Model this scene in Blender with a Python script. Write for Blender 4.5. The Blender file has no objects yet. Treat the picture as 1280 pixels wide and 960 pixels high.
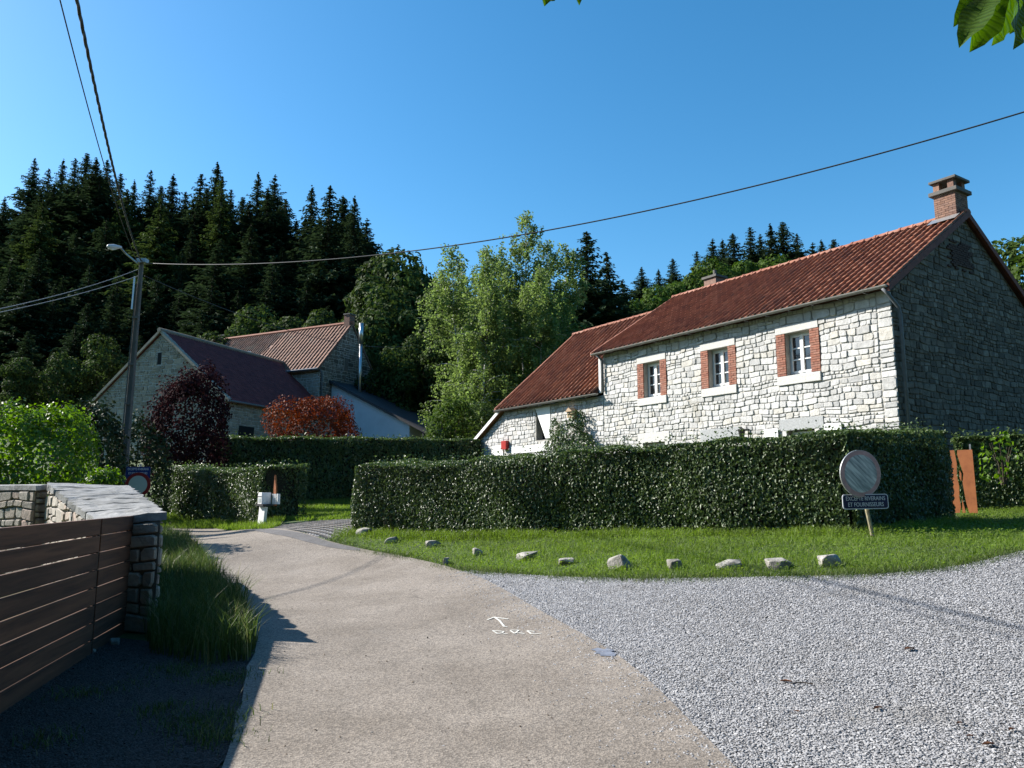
import bpy, bmesh, math, random
import numpy as np
from mathutils import Vector, Matrix
random.seed(7); RNG = np.random.default_rng(7)
SC = bpy.context.scene
COL = SC.collection
R = math.radians

# ------------------------------------------------------------------ camera
EYE = 1.6
PITCH = math.atan(140/960)
cam = bpy.data.cameras.new('camera'); cam.sensor_width = 36; cam.lens = 27.0
cam.clip_start = 0.05; cam.clip_end = 6000
camo = bpy.data.objects.new('camera', cam); COL.objects.link(camo)
camo.location = (0, 0, EYE); camo.rotation_euler = (math.pi/2+PITCH, 0, 0)
SC.camera = camo
# ------------------------------------------------------------------ light
SUN_EL, SUN_AZ = R(33.3), R(17.5)         # sun stands to the left, a little ahead
S_DIR = Vector((-math.cos(SUN_EL)*math.cos(SUN_AZ), math.cos(SUN_EL)*math.sin(SUN_AZ), math.sin(SUN_EL)))
sl = bpy.data.lights.new('sun', 'SUN'); sl.energy = 5.0; sl.angle = R(0.5); sl.color = (1.0, 0.945, 0.87)
so = bpy.data.objects.new('sun', sl); COL.objects.link(so)
so.rotation_euler = (-S_DIR).to_track_quat('-Z', 'Y').to_euler()
W = bpy.data.worlds.new('World'); SC.world = W; W.use_nodes = True
nt = W.node_tree
bgn = nt.nodes['Background']; bgn.inputs[1].default_value = 0.10
sky = nt.nodes.new('ShaderNodeTexSky'); sky.sky_type = 'NISHITA'; sky.sun_disc = False
sky.sun_elevation = SUN_EL; sky.sun_rotation = math.atan2(S_DIR.x, S_DIR.y)
sky.air_density = 1.0; sky.dust_density = 0.6; sky.ozone_density = 3.0; sky.altitude = 200
hsv = nt.nodes.new('ShaderNodeHueSaturation'); hsv.inputs['Saturation'].default_value = 1.3; hsv.inputs['Hue'].default_value = 0.49
nt.links.new(sky.outputs[0], hsv.inputs['Color']); nt.links.new(hsv.outputs[0], bgn.inputs[0])
SC.view_settings.view_transform = 'Standard'; SC.view_settings.look = 'None'
SC.view_settings.exposure = 1.1; SC.view_settings.gamma = 1.0
SC.view_settings.use_curve_mapping = False
SC.cycles.max_bounces = 5; SC.cycles.diffuse_bounces = 2; SC.cycles.transparent_max_bounces = 8

# ------------------------------------------------------------------ projection helpers (building aid)
_F = np.array([0, math.cos(PITCH), math.sin(PITCH)]); _U = np.array([0, -math.sin(PITCH), math.cos(PITCH)]); _R = np.array([1., 0, 0])
_C = np.array([0, 0, EYE])
def ray(x, y): return _F + (x-640)/960*_R + (480-y)/960*_U
def at(x, y, Y): r = ray(x, y); return _C + r*(Y/r[1])
def zat(y, Y, x=640): return at(x, y, Y)[2]
def proj(p):
    v = np.asarray(p, float)-_C; d = v@_F
    return 640+960*(v@_R)/d, 480-960*(v@_U)/d, d

# ------------------------------------------------------------------ terrain
_cp = []
def _w(*a): _cp.append(a)
def _p(x, y, Y): _cp.append(tuple(at(x, y, Y)))
for q in [(-3, 5, 0), (0, 4, 0), (0, 0, 0), (4, 3, 0), (-6, 5, 0), (-8, 0, 0), (8, 0, .1), (-10, -10, 0), (10, -10, 0), (0, -10, 0), (-3.9, 6, .03), (-4.5, 9, .06), (-2.3, 9, .07), (0, 9, .1), (-10, 10, .1), (-9, 14, .2), (-20, 10, .1), (-20, 20, .6), (-14, 18, .4), (2, 5, .0), (5, 5.2, .08)]: _w(*q)
for q in [(620, 780, 9.2), (400, 700, 16), (280, 667, 23), (600, 715, 13), (900, 722, 10), (900, 668, 13.6), (1060, 668, 12.7), (1210, 705, 9.6), (1280, 690, 9.8), (443, 661, 18.5), (700, 665, 15.6), (1190, 652, 15.9), (1280, 640, 17), (200, 648, 26.5), (330, 654, 23.5), (420, 645, 27), (440, 626, 35), (300, 628, 33)]: _p(*q)
for q in [(10.1, 20, 1.2), (4, 29, 1.2), (-1, 37, 1.3), (14, 23, 1.3), (18, 14, 1.0), (25, 20, 1.4), (9, 10, .8), (14, 8, .7), (-20, 42, 3.2), (-26, 42, 3.2), (-14, 55, 4.2), (0, 50, 2.8), (10, 45, 2.2), (30, 40, 3), (-40, 40, 3), (-40, 20, 1.5), (40, 20, 2), (0, 60, 4), (40, 60, 4), (-40, 60, 5), (-20, 31, 1.6), (-40, 0, .5), (40, 0, .8)]: _w(*q)
_cp = np.array(_cp)
def _tk(r2): return np.where(r2 > 1e-12, r2*np.log(r2+1e-12)*.5, 0)
def _fit():
    P = _cp[:, :2]; n = len(P)
    K = _tk(((P[:, None]-P[None])**2).sum(-1)) + np.eye(n)*.6
    A = np.zeros((n+3, n+3)); A[:n, :n] = K; A[:n, n] = 1; A[:n, n+1:] = P; A[n, :n] = 1; A[n+1:, :n] = P.T
    return np.linalg.solve(A, np.r_[_cp[:, 2], 0, 0, 0])
_cf = _fit()
def _ss(t): t = np.clip(t, 0, 1); return t*t*(3-2*t)
def gz(x, y):
    x = np.atleast_1d(np.asarray(x, float)); y = np.atleast_1d(np.asarray(y, float)); x, y = np.broadcast_arrays(x, y)
    sh = x.shape; x = x.ravel(); y = y.ravel()
    cx = np.clip(x, -40, 40); cy = np.clip(y, -10, 60); out = np.empty(len(x)); P = _cp[:, :2]; n = len(P)
    for i in range(0, len(x), 20000):
        s = slice(i, i+20000)
        out[s] = _tk((cx[s, None]-P[:, 0])**2+(cy[s, None]-P[:, 1])**2)@_cf[:n]+_cf[n]+_cf[n+1]*cx[s]+_cf[n+2]*cy[s]
    d = y - .3*np.minimum(x, 0) - .22*np.maximum(x, 0)
    out += 26*_ss((-y-14)/45)  # unseen rise added behind the camera to cut sky fill
    out += 37*_ss((d-68)/95) + .5*np.sin(x*.21+1)*np.sin(y*.17)*_ss((d-68)/20)
    return out.reshape(sh)
def g1(x, y): return float(gz(x, y)[0])
def ground_at(x, y):
    Ys = np.linspace(2.5, 70, 1400); r = ray(x, y); P = _C[None]+r[None]*(Ys/r[1])[:, None]
    dz = P[:, 2]-gz(P[:, 0], P[:, 1]); k = np.argmax(dz < 0)
    if k == 0: k = len(Ys)-1
    t = dz[k-1]/(dz[k-1]-dz[k]+1e-9); Q = P[k-1]*(1-t)+P[k]*t
    return np.array([Q[0], Q[1], g1(Q[0], Q[1])])

# ------------------------------------------------------------------ object helpers
def tag(o, label=None, cat=None, group=None, kind=None):
    if label: o['label'] = label
    if cat: o['category'] = cat
    if group: o['group'] = group
    if kind: o['kind'] = kind
    return o
def empty(name, loc, rz=0, label=None, cat=None, group=None):
    o = bpy.data.objects.new(name, None); COL.objects.link(o); o.location = [float(v) for v in loc]; o.rotation_euler = (0, 0, rz)
    o.empty_display_size = .2
    return tag(o, label, cat, group)
def link(name, me, parent=None, mat=None):
    if mat is not None and not me.materials: me.materials.append(mat)
    o = bpy.data.objects.new(name, me); COL.objects.link(o)
    if parent is not None: o.parent = parent
    return o
def mesh_np(name, V, faces, smooth=False):
    me = bpy.data.meshes.new(name); V = np.asarray(V, np.float32)
    fl = [np.asarray(f, np.int32) for f in faces if len(f)]
    tot = sum(f.size for f in fl); nf = sum(len(f) for f in fl)
    me.vertices.add(len(V)); me.vertices.foreach_set('co', V.ravel())
    me.loops.add(tot); me.loops.foreach_set('vertex_index', np.concatenate([f.ravel() for f in fl]))
    me.polygons.add(nf)
    ln = np.concatenate([np.full(len(f), f.shape[1], np.int32) for f in fl])
    me.polygons.foreach_set('loop_start', np.r_[0, np.cumsum(ln)[:-1]].astype(np.int32))
    me.update(calc_edges=True); me.validate()
    if smooth: me.polygons.foreach_set('use_smooth', np.ones(nf, bool))
    return me
class MB:
    """collects polygons of one mesh"""
    def __init__(s): s.v = []; s.f = []
    def add(s, vs, fs):
        o = len(s.v); s.v += [tuple(map(float, v)) for v in vs]; s.f += [tuple(i+o for i in f) for f in fs]; return s
    def hexa(s, p):          # 8 points: bottom 0-3 ccw, top 4-7
        return s.add(p, [(3, 2, 1, 0), (4, 5, 6, 7), (0, 1, 5, 4), (1, 2, 6, 5), (2, 3, 7, 6), (3, 0, 4, 7)])
    def box(s, x0, x1, y0, y1, z0, z1):
        return s.hexa([(x0, y0, z0), (x1, y0, z0), (x1, y1, z0), (x0, y1, z0), (x0, y0, z1), (x1, y0, z1), (x1, y1, z1), (x0, y1, z1)])
    def prism(s, poly, ext):  # planar polygon (3D points) extruded by vector
        n = len(poly); e = np.array(ext, float); a = [np.array(p, float) for p in poly]
        return s.add(a+[p+e for p in a], [tuple(range(n))[::-1], tuple(range(n, 2*n))]+[(i, (i+1) % n, n+(i+1) % n, n+i) for i in range(n)])
    def tube(s, pts, rad, n=8, caps=True):
        pts = [Vector(p) for p in pts]; m = len(pts)
        if not hasattr(rad, '__len__'): rad = [rad]*m
        vs = []; up = None
        for i, p in enumerate(pts):
            d = (pts[min(i+1, m-1)]-pts[max(i-1, 0)]).normalized()
            if up is None: up = d.orthogonal().normalized()
            up = (up-d*up.dot(d)).normalized(); b = d.cross(up)
            for k in range(n):
                a = 2*math.pi*k/n; vs.append(p+(up*math.cos(a)+b*math.sin(a))*rad[i])
        fs = [(i*n+k, i*n+(k+1) % n, (i+1)*n+(k+1) % n, (i+1)*n+k) for i in range(m-1) for k in range(n)]
        if caps: fs += [tuple(range(n))[::-1], tuple(range((m-1)*n, m*n))]
        return s.add(vs, fs)
    def lathe(s, prof, n=24, axis='z', c=(0, 0, 0)):
        vs = []
        for r_, h in prof:
            for k in range(n):
                a = 2*math.pi*k/n
                p = (r_*math.cos(a), r_*math.sin(a), h) if axis == 'z' else (r_*math.cos(a), h, r_*math.sin(a))
                vs.append((p[0]+c[0], p[1]+c[1], p[2]+c[2]))
        m = len(prof)
        fs = [(i*n+k, i*n+(k+1) % n, (i+1)*n+(k+1) % n, (i+1)*n+k) for i in range(m-1) for k in range(n)]
        fs += [tuple(range(n))[::-1], tuple(range((m-1)*n, m*n))]
        return s.add(vs, fs)
    def mesh(s, name, smooth=False):
        me = bpy.data.meshes.new(name); me.from_pydata(s.v, [], s.f); me.update()
        bm = bmesh.new(); bm.from_mesh(me); bmesh.ops.recalc_face_normals(bm, faces=bm.faces); bm.to_mesh(me); bm.free()
        if smooth: me.polygons.foreach_set('use_smooth', [True]*len(me.polygons))
        return me
    def build(s, name, mat, parent=None, smooth=False, bevel=0):
        o = link(name, s.mesh(name, smooth), parent, mat)
        if bevel:
            b = o.modifiers.new('bevel', 'BEVEL'); b.width = bevel; b.segments = 2; b.limit_method = 'ANGLE'
        return o

# ------------------------------------------------------------------ materials
def nmat(name):
    m = bpy.data.materials.new(name); m.use_nodes = True
    return m, m.node_tree, m.node_tree.nodes, m.node_tree.links, m.node_tree.nodes['Principled BSDF']
def N(ns, t, **k):
    n = ns.new(t)
    for a, b in k.items():
        if a == 'inp':
            for i, v in b.items(): n.inputs[i].default_value = v
        else: setattr(n, a, b)
    return n
def ramp(ns, stops, interp='LINEAR'):
    r = ns.new('ShaderNodeValToRGB'); r.color_ramp.interpolation = interp
    e = r.color_ramp.elements
    while len(e) < len(stops): e.new(.5)
    for i, (p, c) in enumerate(stops): e[i].position = p; e[i].color = (*c, 1)
    return r
def mixc(ns, ls, a, b, fac, mode='MIX'):
    m = ns.new('ShaderNodeMix'); m.data_type = 'RGBA'; m.blend_type = mode
    for s, i in ((a, 6), (b, 7)):
        if isinstance(s, tuple): m.inputs[i].default_value = (*s, 1)
        else: ls.new(s, m.inputs[i])
    if isinstance(fac, (int, float)): m.inputs[0].default_value = fac
    else: ls.new(fac, m.inputs[0])
    return m.outputs[2]
def plain(name, c, rough=.7, metal=0, var=.12, scale=6, bump=.15, bscale=40, spec=.3):
    m, t, ns, ls, b = nmat(name)
    tc = N(ns, 'ShaderNodeTexCoord'); no = N(ns, 'ShaderNodeTexNoise', inp={'Scale': scale, 'Detail': 6, 'Roughness': .65})
    ls.new(tc.outputs['Object'], no.inputs['Vector'])
    r = ramp(ns, [(.25, tuple(v*(1-var*1.6) for v in c)), (.75, tuple(min(1, v*(1+var)) for v in c))]); ls.new(no.outputs[0], r.inputs[0])
    ls.new(r.outputs[0], b.inputs['Base Color']); b.inputs['Roughness'].default_value = rough; b.inputs['Metallic'].default_value = metal
    b.inputs['Specular IOR Level'].default_value = spec
    if bump:
        n2 = N(ns, 'ShaderNodeTexNoise', inp={'Scale': bscale, 'Detail': 5}); ls.new(tc.outputs['Object'], n2.inputs['Vector'])
        bp = N(ns, 'ShaderNodeBump', inp={'Strength': bump, 'Distance': .02}); ls.new(n2.outputs[0], bp.inputs['Height']); ls.new(bp.outputs[0], b.inputs['Normal'])
    return m
def stonemat(name, cols, mott=.35, mscale=5, bump=.6, bscale=22, rough=.85, stain=None):
    """cols: ramp over per-piece random value"""
    m, t, ns, ls, b = nmat(name)
    ge = N(ns, 'ShaderNodeNewGeometry'); oi = N(ns, 'ShaderNodeObjectInfo')
    ad = N(ns, 'ShaderNodeMath', operation='ADD'); ls.new(ge.outputs['Random Per Island'], ad.inputs[0]); ls.new(oi.outputs['Random'], ad.inputs[1])
    fr = N(ns, 'ShaderNodeMath', operation='FRACT'); ls.new(ad.outputs[0], fr.inputs[0])
    k = len(cols); r = ramp(ns, [(i/(k-1), c) for i, c in enumerate(cols)]); ls.new(fr.outputs[0], r.inputs[0])
    tc = N(ns, 'ShaderNodeTexCoord'); no = N(ns, 'ShaderNodeTexNoise', inp={'Scale': mscale, 'Detail': 8, 'Roughness': .7}); ls.new(ge.outputs['Position'], no.inputs['Vector'])
    r2 = ramp(ns, [(.3, (1-mott,)*3), (.7, (1+mott*.25,)*3)]); ls.new(no.outputs[0], r2.inputs[0])
    c = mixc(ns, ls, r.outputs[0], r2.outputs[0], 1.0, 'MULTIPLY')
    if stain:
        n3 = N(ns, 'ShaderNodeTexNoise', inp={'Scale': stain[1], 'Detail': 5, 'Roughness': .6}); ls.new(ge.outputs['Position'], n3.inputs['Vector'])
        r3 = ramp(ns, [(stain[2], (0, 0, 0)), (stain[2]+.14, (1, 1, 1))]); ls.new(n3.outputs[0], r3.inputs[0])
        c = mixc(ns, ls, c, stain[0], r3.outputs[0])
    ls.new(c, b.inputs['Base Color']); b.inputs['Roughness'].default_value = rough; b.inputs['Specular IOR Level'].default_value = .25
    n2 = N(ns, 'ShaderNodeTexNoise', inp={'Scale': bscale, 'Detail': 8, 'Roughness': .7}); ls.new(ge.outputs['Position'], n2.inputs['Vector'])
    bp = N(ns, 'ShaderNodeBump', inp={'Strength': bump, 'Distance': .03}); ls.new(n2.outputs[0], bp.inputs['Height']); ls.new(bp.outputs[0], b.inputs['Normal'])
    return m
def leafmat(name, c0, c1, trans=.3, rough=.45, spec=.4, clump=.0, cscale=.5, c2=None):
    m, t, ns, ls, b = nmat(name)
    ge = N(ns, 'ShaderNodeNewGeometry')
    st = [(0, c0), (1, c1)] if c2 is None else [(0, c0), (.85, c1), (1, c2)]
    r = ramp(ns, st); ls.new(ge.outputs['Random Per Island'], r.inputs[0]); c = r.outputs[0]
    if clump:
        no = N(ns, 'ShaderNodeTexNoise', inp={'Scale': cscale, 'Detail': 3}); ls.new(ge.outputs['Position'], no.inputs['Vector'])
        r2 = ramp(ns, [(.3, (1-clump,)*3), (.7, (1+clump*.5,)*3)]); ls.new(no.outputs[0], r2.inputs[0])
        c = mixc(ns, ls, c, r2.outputs[0], 1.0, 'MULTIPLY')
    ls.new(c, b.inputs['Base Color']); b.inputs['Roughness'].default_value = rough; b.inputs['Specular IOR Level'].default_value = spec
    if trans:
        tr = N(ns, 'ShaderNodeBsdfTranslucent'); hs = N(ns, 'ShaderNodeHueSaturation', inp={'Saturation': 1.15, 'Value': 1.5}); ls.new(c, hs.inputs['Color']); ls.new(hs.outputs[0], tr.inputs[0])
        mx = N(ns, 'ShaderNodeMixShader', inp={0: trans}); ls.new(b.outputs[0], mx.inputs[1]); ls.new(tr.outputs[0], mx.inputs[2])
        ls.new(mx.outputs[0], ns['Material Output'].inputs[0])
    return m
M = {}
M['limestone'] = stonemat('white limestone', [(.44, .435, .42), (.54, .535, .515), (.60, .595, .58), (.49, .485, .47), (.62, .615, .60), (.55, .525, .47), (.53, .525, .51), (.40, .40, .39)], mott=.32, stain=((.36, .34, .29), .9, .6), bump=.7, bscale=14)
M['gable_stone'] = stonemat('shade-darkened gable stone', [(.15, .13, .105), (.19, .165, .135), (.10, .088, .072), (.165, .145, .118), (.25, .225, .19), (.13, .112, .09)], mott=.5, bump=.6)  # albedo set well below the facade stone to deepen the gables' shade
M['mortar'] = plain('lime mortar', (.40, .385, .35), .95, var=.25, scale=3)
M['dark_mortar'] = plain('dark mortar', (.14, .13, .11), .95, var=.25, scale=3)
M['dressed'] = plain('dressed limestone', (.53, .52, .49), .85, var=.12, scale=14, bump=.5, bscale=60)
M['blue_stone'] = plain('grey blue stone', (.36, .37, .37), .8, var=.2, scale=18, bump=.4, bscale=70)
M['brick'] = stonemat('red brick', [(.30, .125, .085), (.38, .17, .115), (.25, .10, .07), (.36, .19, .14), (.32, .145, .10)], mott=.35, mscale=18, bump=.4, bscale=60)
M['chimney_brick'] = stonemat('chimney brick', [(.24, .135, .095), (.31, .185, .135), (.19, .105, .08), (.28, .18, .14)], mott=.4, mscale=12, bump=.4, bscale=60)
M['tile'] = stonemat('clay pantile', [(.30, .128, .072), (.36, .155, .085), (.265, .11, .065), (.33, .138, .076), (.42, .20, .12), (.22, .095, .06), (.345, .145, .082)], mott=.4, mscale=3, bump=.3, bscale=40, rough=.65, stain=((.10, .075, .06), 1.6, .62))
M['far_tile'] = stonemat('weathered striped tile', [(.19, .095, .062), (.23, .115, .075), (.16, .08, .056), (.21, .105, .07)], mott=.45, mscale=2, bump=.3, rough=.75, stain=((.12, .09, .07), .8, .58))
M['ridge'] = stonemat('ridge tile', [(.36, .16, .10), (.30, .11, .07), (.40, .2, .14)], mott=.4, bump=.3, rough=.75)
M['purple_tile'] = stonemat('dark purple tile', [(.15, .036, .032), (.185, .045, .04), (.125, .03, .03), (.165, .04, .036)], mott=.4, mscale=2, bump=.2, rough=.7)
M['old_tile'] = stonemat('old mossy tile', [(.20, .12, .085), (.26, .15, .11), (.15, .095, .075), (.23, .15, .12)], mott=.5, mscale=1.5, bump=.3, rough=.85, stain=((.15, .13, .10), .9, .55))
M['barn_stone'] = stonemat('barn stone', [(.31, .27, .21), (.38, .335, .265), (.24, .205, .16), (.35, .30, .235)], mott=.4, mscale=2, bump=.5, bscale=8)
M['white_paint'] = plain('white paint', (.78, .78, .76), .45, var=.05, bump=.03)
M['white_render'] = plain('white render', (.62, .63, .66), .9, var=.08, scale=1, bump=.1)
M['slate'] = plain('dark slate', (.045, .045, .05), .6, var=.3)
M['zinc'] = plain('zinc gutter', (.23, .225, .21), .5, metal=.6, var=.2)
M['pipe'] = plain('grey pipe', (.14, .15, .165), .5, var=.15, bump=.05)
M['steel'] = plain('steel flue', (.55, .55, .55), .3, metal=.9, var=.08, bump=0)
M['dark'] = plain('dark interior', (.012, .012, .012), .9, bump=0)
M['black_iron'] = plain('black iron', (.02, .02, .02), .5, bump=.05)
M['red_paint'] = plain('red paint', (.38, .03, .025), .4, bump=.02)
M['wood_nest'] = plain('nest box wood', (.42, .30, .19), .8, var=.2)
M['concrete'] = plain('pole concrete', (.12, .115, .105), .85, var=.18, scale=3, bump=.3)
M['galv'] = plain('galvanised steel', (.42, .43, .43), .4, metal=.7, var=.1, bump=.02)
M['rustpost'] = plain('weathered post', (.27, .24, .15), .8, var=.3, scale=20)
M['cable'] = plain('cable sheath', (.05, .05, .048), .5, bump=0)
M['grey_cable'] = plain('pale cable sheath', (.25, .25, .24), .5, bump=0)
M['bark'] = plain('bark', (.075, .058, .042), .95, var=.35, scale=5, bump=.6, bscale=18)
M['lamp_grey'] = plain('lamp housing', (.5, .5, .5), .4, var=.06, bump=.02)
M['lamp_glass'] = plain('lamp bowl', (.7, .7, .68), .2, var=.03, bump=0)
def birchbark():
    m, t, ns, ls, b = nmat('birch bark'); ge = N(ns, 'ShaderNodeNewGeometry')
    mp = N(ns, 'ShaderNodeMapping'); mp.inputs['Scale'].default_value = (2, 2, 9); ls.new(ge.outputs['Position'], mp.inputs[0])
    no = N(ns, 'ShaderNodeTexNoise', inp={'Scale': 1.2, 'Detail': 6}); ls.new(mp.outputs[0], no.inputs['Vector'])
    r = ramp(ns, [(.38, (.06, .055, .05)), (.48, (.62, .6, .56)), (1, (.72, .7, .66))]); ls.new(no.outputs[0], r.inputs[0]); ls.new(r.outputs[0], b.inputs['Base Color']); b.inputs['Roughness'].default_value = .8
    return m
M['birch_bark'] = birchbark()
def glassmat():
    m, t, ns, ls, b = nmat('window glass')
    b.inputs['Base Color'].default_value = (.02, .024, .028, 1); b.inputs['Roughness'].default_value = .04; b.inputs['Specular IOR Level'].default_value = .9
    ge = N(ns, 'ShaderNodeNewGeometry'); no = N(ns, 'ShaderNodeTexNoise', inp={'Scale': 2.5}); ls.new(ge.outputs['Position'], no.inputs['Vector'])
    bp = N(ns, 'ShaderNodeBump', inp={'Strength': .05, 'Distance': .02}); ls.new(no.outputs[0], bp.inputs['Height']); ls.new(bp.outputs[0], b.inputs['Normal'])
    return m
M['glass'] = glassmat()
def woodmat(name, c0, c1, axis=0):
    m, t, ns, ls, b = nmat(name); tc = N(ns, 'ShaderNodeTexCoord'); oi = N(ns, 'ShaderNodeObjectInfo')
    mp = N(ns, 'ShaderNodeMapping'); sc = [14, 14, 14]; sc[axis] = .8; mp.inputs['Scale'].default_value = sc; ls.new(tc.outputs['Object'], mp.inputs[0])
    av = N(ns, 'ShaderNodeVectorMath', operation='ADD'); ls.new(mp.outputs[0], av.inputs[0]); 
    ml = N(ns, 'ShaderNodeMath', operation='MULTIPLY', inp={1: 37.0}); ls.new(oi.outputs['Random'], ml.inputs[0]); ls.new(ml.outputs[0], av.inputs[1])
    no = N(ns, 'ShaderNodeTexNoise', inp={'Scale': 1.0, 'Detail': 8, 'Roughness': .65, 'Distortion': .6}); ls.new(av.outputs[0], no.inputs['Vector'])
    r = ramp(ns, [(.33, c0), (.62, c1)]); ls.new(no.outputs[0], r.inputs[0])
    rr = ramp(ns, [(0, (.7, .68, .66)), (1, (1.15, 1.1, 1.05))]); ls.new(oi.outputs['Random'], rr.inputs[0])
    c = mixc(ns, ls, r.outputs[0], rr.outputs[0], 1.0, 'MULTIPLY'); ls.new(c, b.inputs['Base Color']); b.inputs['Roughness'].default_value = .75
    bp = N(ns, 'ShaderNodeBump', inp={'Strength': .35, 'Distance': .01}); ls.new(no.outputs[0], bp.inputs['Height']); ls.new(bp.outputs[0], b.inputs['Normal'])
    return m
M['gate_wood'] = woodmat('gate wood', (.05, .019, .009), (.14, .06, .03))
M['coping'] = stonemat('weathered coping slab', [(.26, .26, .25), (.34, .34, .335), (.30, .30, .29)], mott=.6, mscale=4, bump=.8, bscale=9, stain=((.10, .10, .085), 2.5, .56))
M['garden_stone'] = stonemat('garden wall stone', [(.38, .34, .28), (.46, .42, .36), (.30, .27, .23), (.44, .37, .30), (.36, .26, .22)], mott=.45, bump=.7, bscale=14)
M['rock'] = stonemat('loose limestone', [(.33, .31, .27), (.43, .41, .37), (.28, .26, .22)], mott=.6, mscale=7, bump=.8, bscale=22)
def corten():
    m, t, ns, ls, b = nmat('rusted steel'); tc = N(ns, 'ShaderNodeTexCoord')
    no = N(ns, 'ShaderNodeTexNoise', inp={'Scale': 5, 'Detail': 8, 'Roughness': .7}); ls.new(tc.outputs['Object'], no.inputs['Vector'])
    r = ramp(ns, [(.2, (.20, .06, .022)), (.5, (.36, .12, .04)), (.8, (.44, .16, .055))]); ls.new(no.outputs[0], r.inputs[0]); ls.new(r.outputs[0], b.inputs['Base Color']); b.inputs['Roughness'].default_value = .85
    return m
M['corten'] = corten()
# foliage
M['hedge'] = leafmat('hornbeam hedge leaf', (.05, .085, .026), (.092, .135, .042), trans=.25, rough=.45, spec=.5, clump=.2, cscale=1.2, c2=(.11, .15, .055))
M['hedge_core'] = plain('hedge twigs', (.02, .02, .012), .95, var=.4, scale=20)
M['grass'] = leafmat('grass blade', (.10, .16, .024), (.17, .25, .05), trans=.45, rough=.5, spec=.25, clump=.25, cscale=.9, c2=(.2, .24, .07))
M['wild_grass'] = leafmat('wild grass blade', (.045, .075, .02), (.085, .125, .035), trans=.3, rough=.5, spec=.3, c2=(.2, .19, .09))
M['spruce'] = leafmat('spruce needles', (.028, .046, .024), (.055, .085, .038), trans=.15, rough=.75, spec=.08, clump=.35, cscale=.12)
M['larch'] = leafmat('larch needles', (.04, .062, .02), (.068, .098, .032), trans=.2, rough=.75, spec=.08, clump=.3, cscale=.2)
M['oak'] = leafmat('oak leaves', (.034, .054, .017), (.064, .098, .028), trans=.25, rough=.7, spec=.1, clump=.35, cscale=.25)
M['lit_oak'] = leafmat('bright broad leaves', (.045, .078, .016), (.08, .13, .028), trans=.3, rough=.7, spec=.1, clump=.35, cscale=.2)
M['birch'] = leafmat('birch leaves', (.11, .16, .05), (.17, .23, .075), trans=.5, rough=.5, spec=.25, clump=.3, cscale=.5, c2=(.16, .22, .08))
M['bush'] = leafmat('bright shrub leaves', (.075, .14, .016), (.13, .22, .034), trans=.45, rough=.45, spec=.35, clump=.2, cscale=1)
M['dark_bush'] = leafmat('dark shrub leaves', (.018, .03, .012), (.035, .055, .02), trans=.1, rough=.6, spec=.15)
M['copper'] = leafmat('copper beech leaves', (.022, .010, .012), (.045, .016, .018), trans=.12, rough=.8, spec=.05)
M['maple'] = leafmat('red maple leaves', (.10, .022, .010), (.17, .042, .017), trans=.22, rough=.6, spec=.1, c2=(.17, .06, .022))
M['climber'] = leafmat('climber leaves', (.03, .06, .018), (.07, .11, .035), trans=.2, rough=.5, spec=.25)
def chestnutmat():
    m, t, ns, ls, b = nmat('chestnut leaf'); tc = N(ns, 'ShaderNodeTexCoord')
    wv = N(ns, 'ShaderNodeTexWave', inp={'Scale': 20.0, 'Distortion': .8}); wv.bands_direction = 'DIAGONAL'; ls.new(tc.outputs['Object'], wv.inputs['Vector'])
    r = ramp(ns, [(.0, (.035, .075, .01)), (.5, (.07, .13, .018)), (1, (.06, .115, .016))]); ls.new(wv.outputs[0], r.inputs[0]); ls.new(r.outputs[0], b.inputs['Base Color']); b.inputs['Roughness'].default_value = .45
    tr = N(ns, 'ShaderNodeBsdfTranslucent'); hs = N(ns, 'ShaderNodeHueSaturation', inp={'Saturation': 1.2, 'Value': 2.0}); ls.new(r.outputs[0], hs.inputs['Color']); ls.new(hs.outputs[0], tr.inputs[0])
    mx = N(ns, 'ShaderNodeMixShader', inp={0: .32}); ls.new(b.outputs[0], mx.inputs[1]); ls.new(tr.outputs[0], mx.inputs[2]); ls.new(mx.outputs[0], ns['Material Output'].inputs[0])
    bp = N(ns, 'ShaderNodeBump', inp={'Strength': .5, 'Distance': .01}); ls.new(wv.outputs[0], bp.inputs['Height']); ls.new(bp.outputs[0], b.inputs['Normal'])
    return m
M['chestnut'] = chestnutmat()
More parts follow.
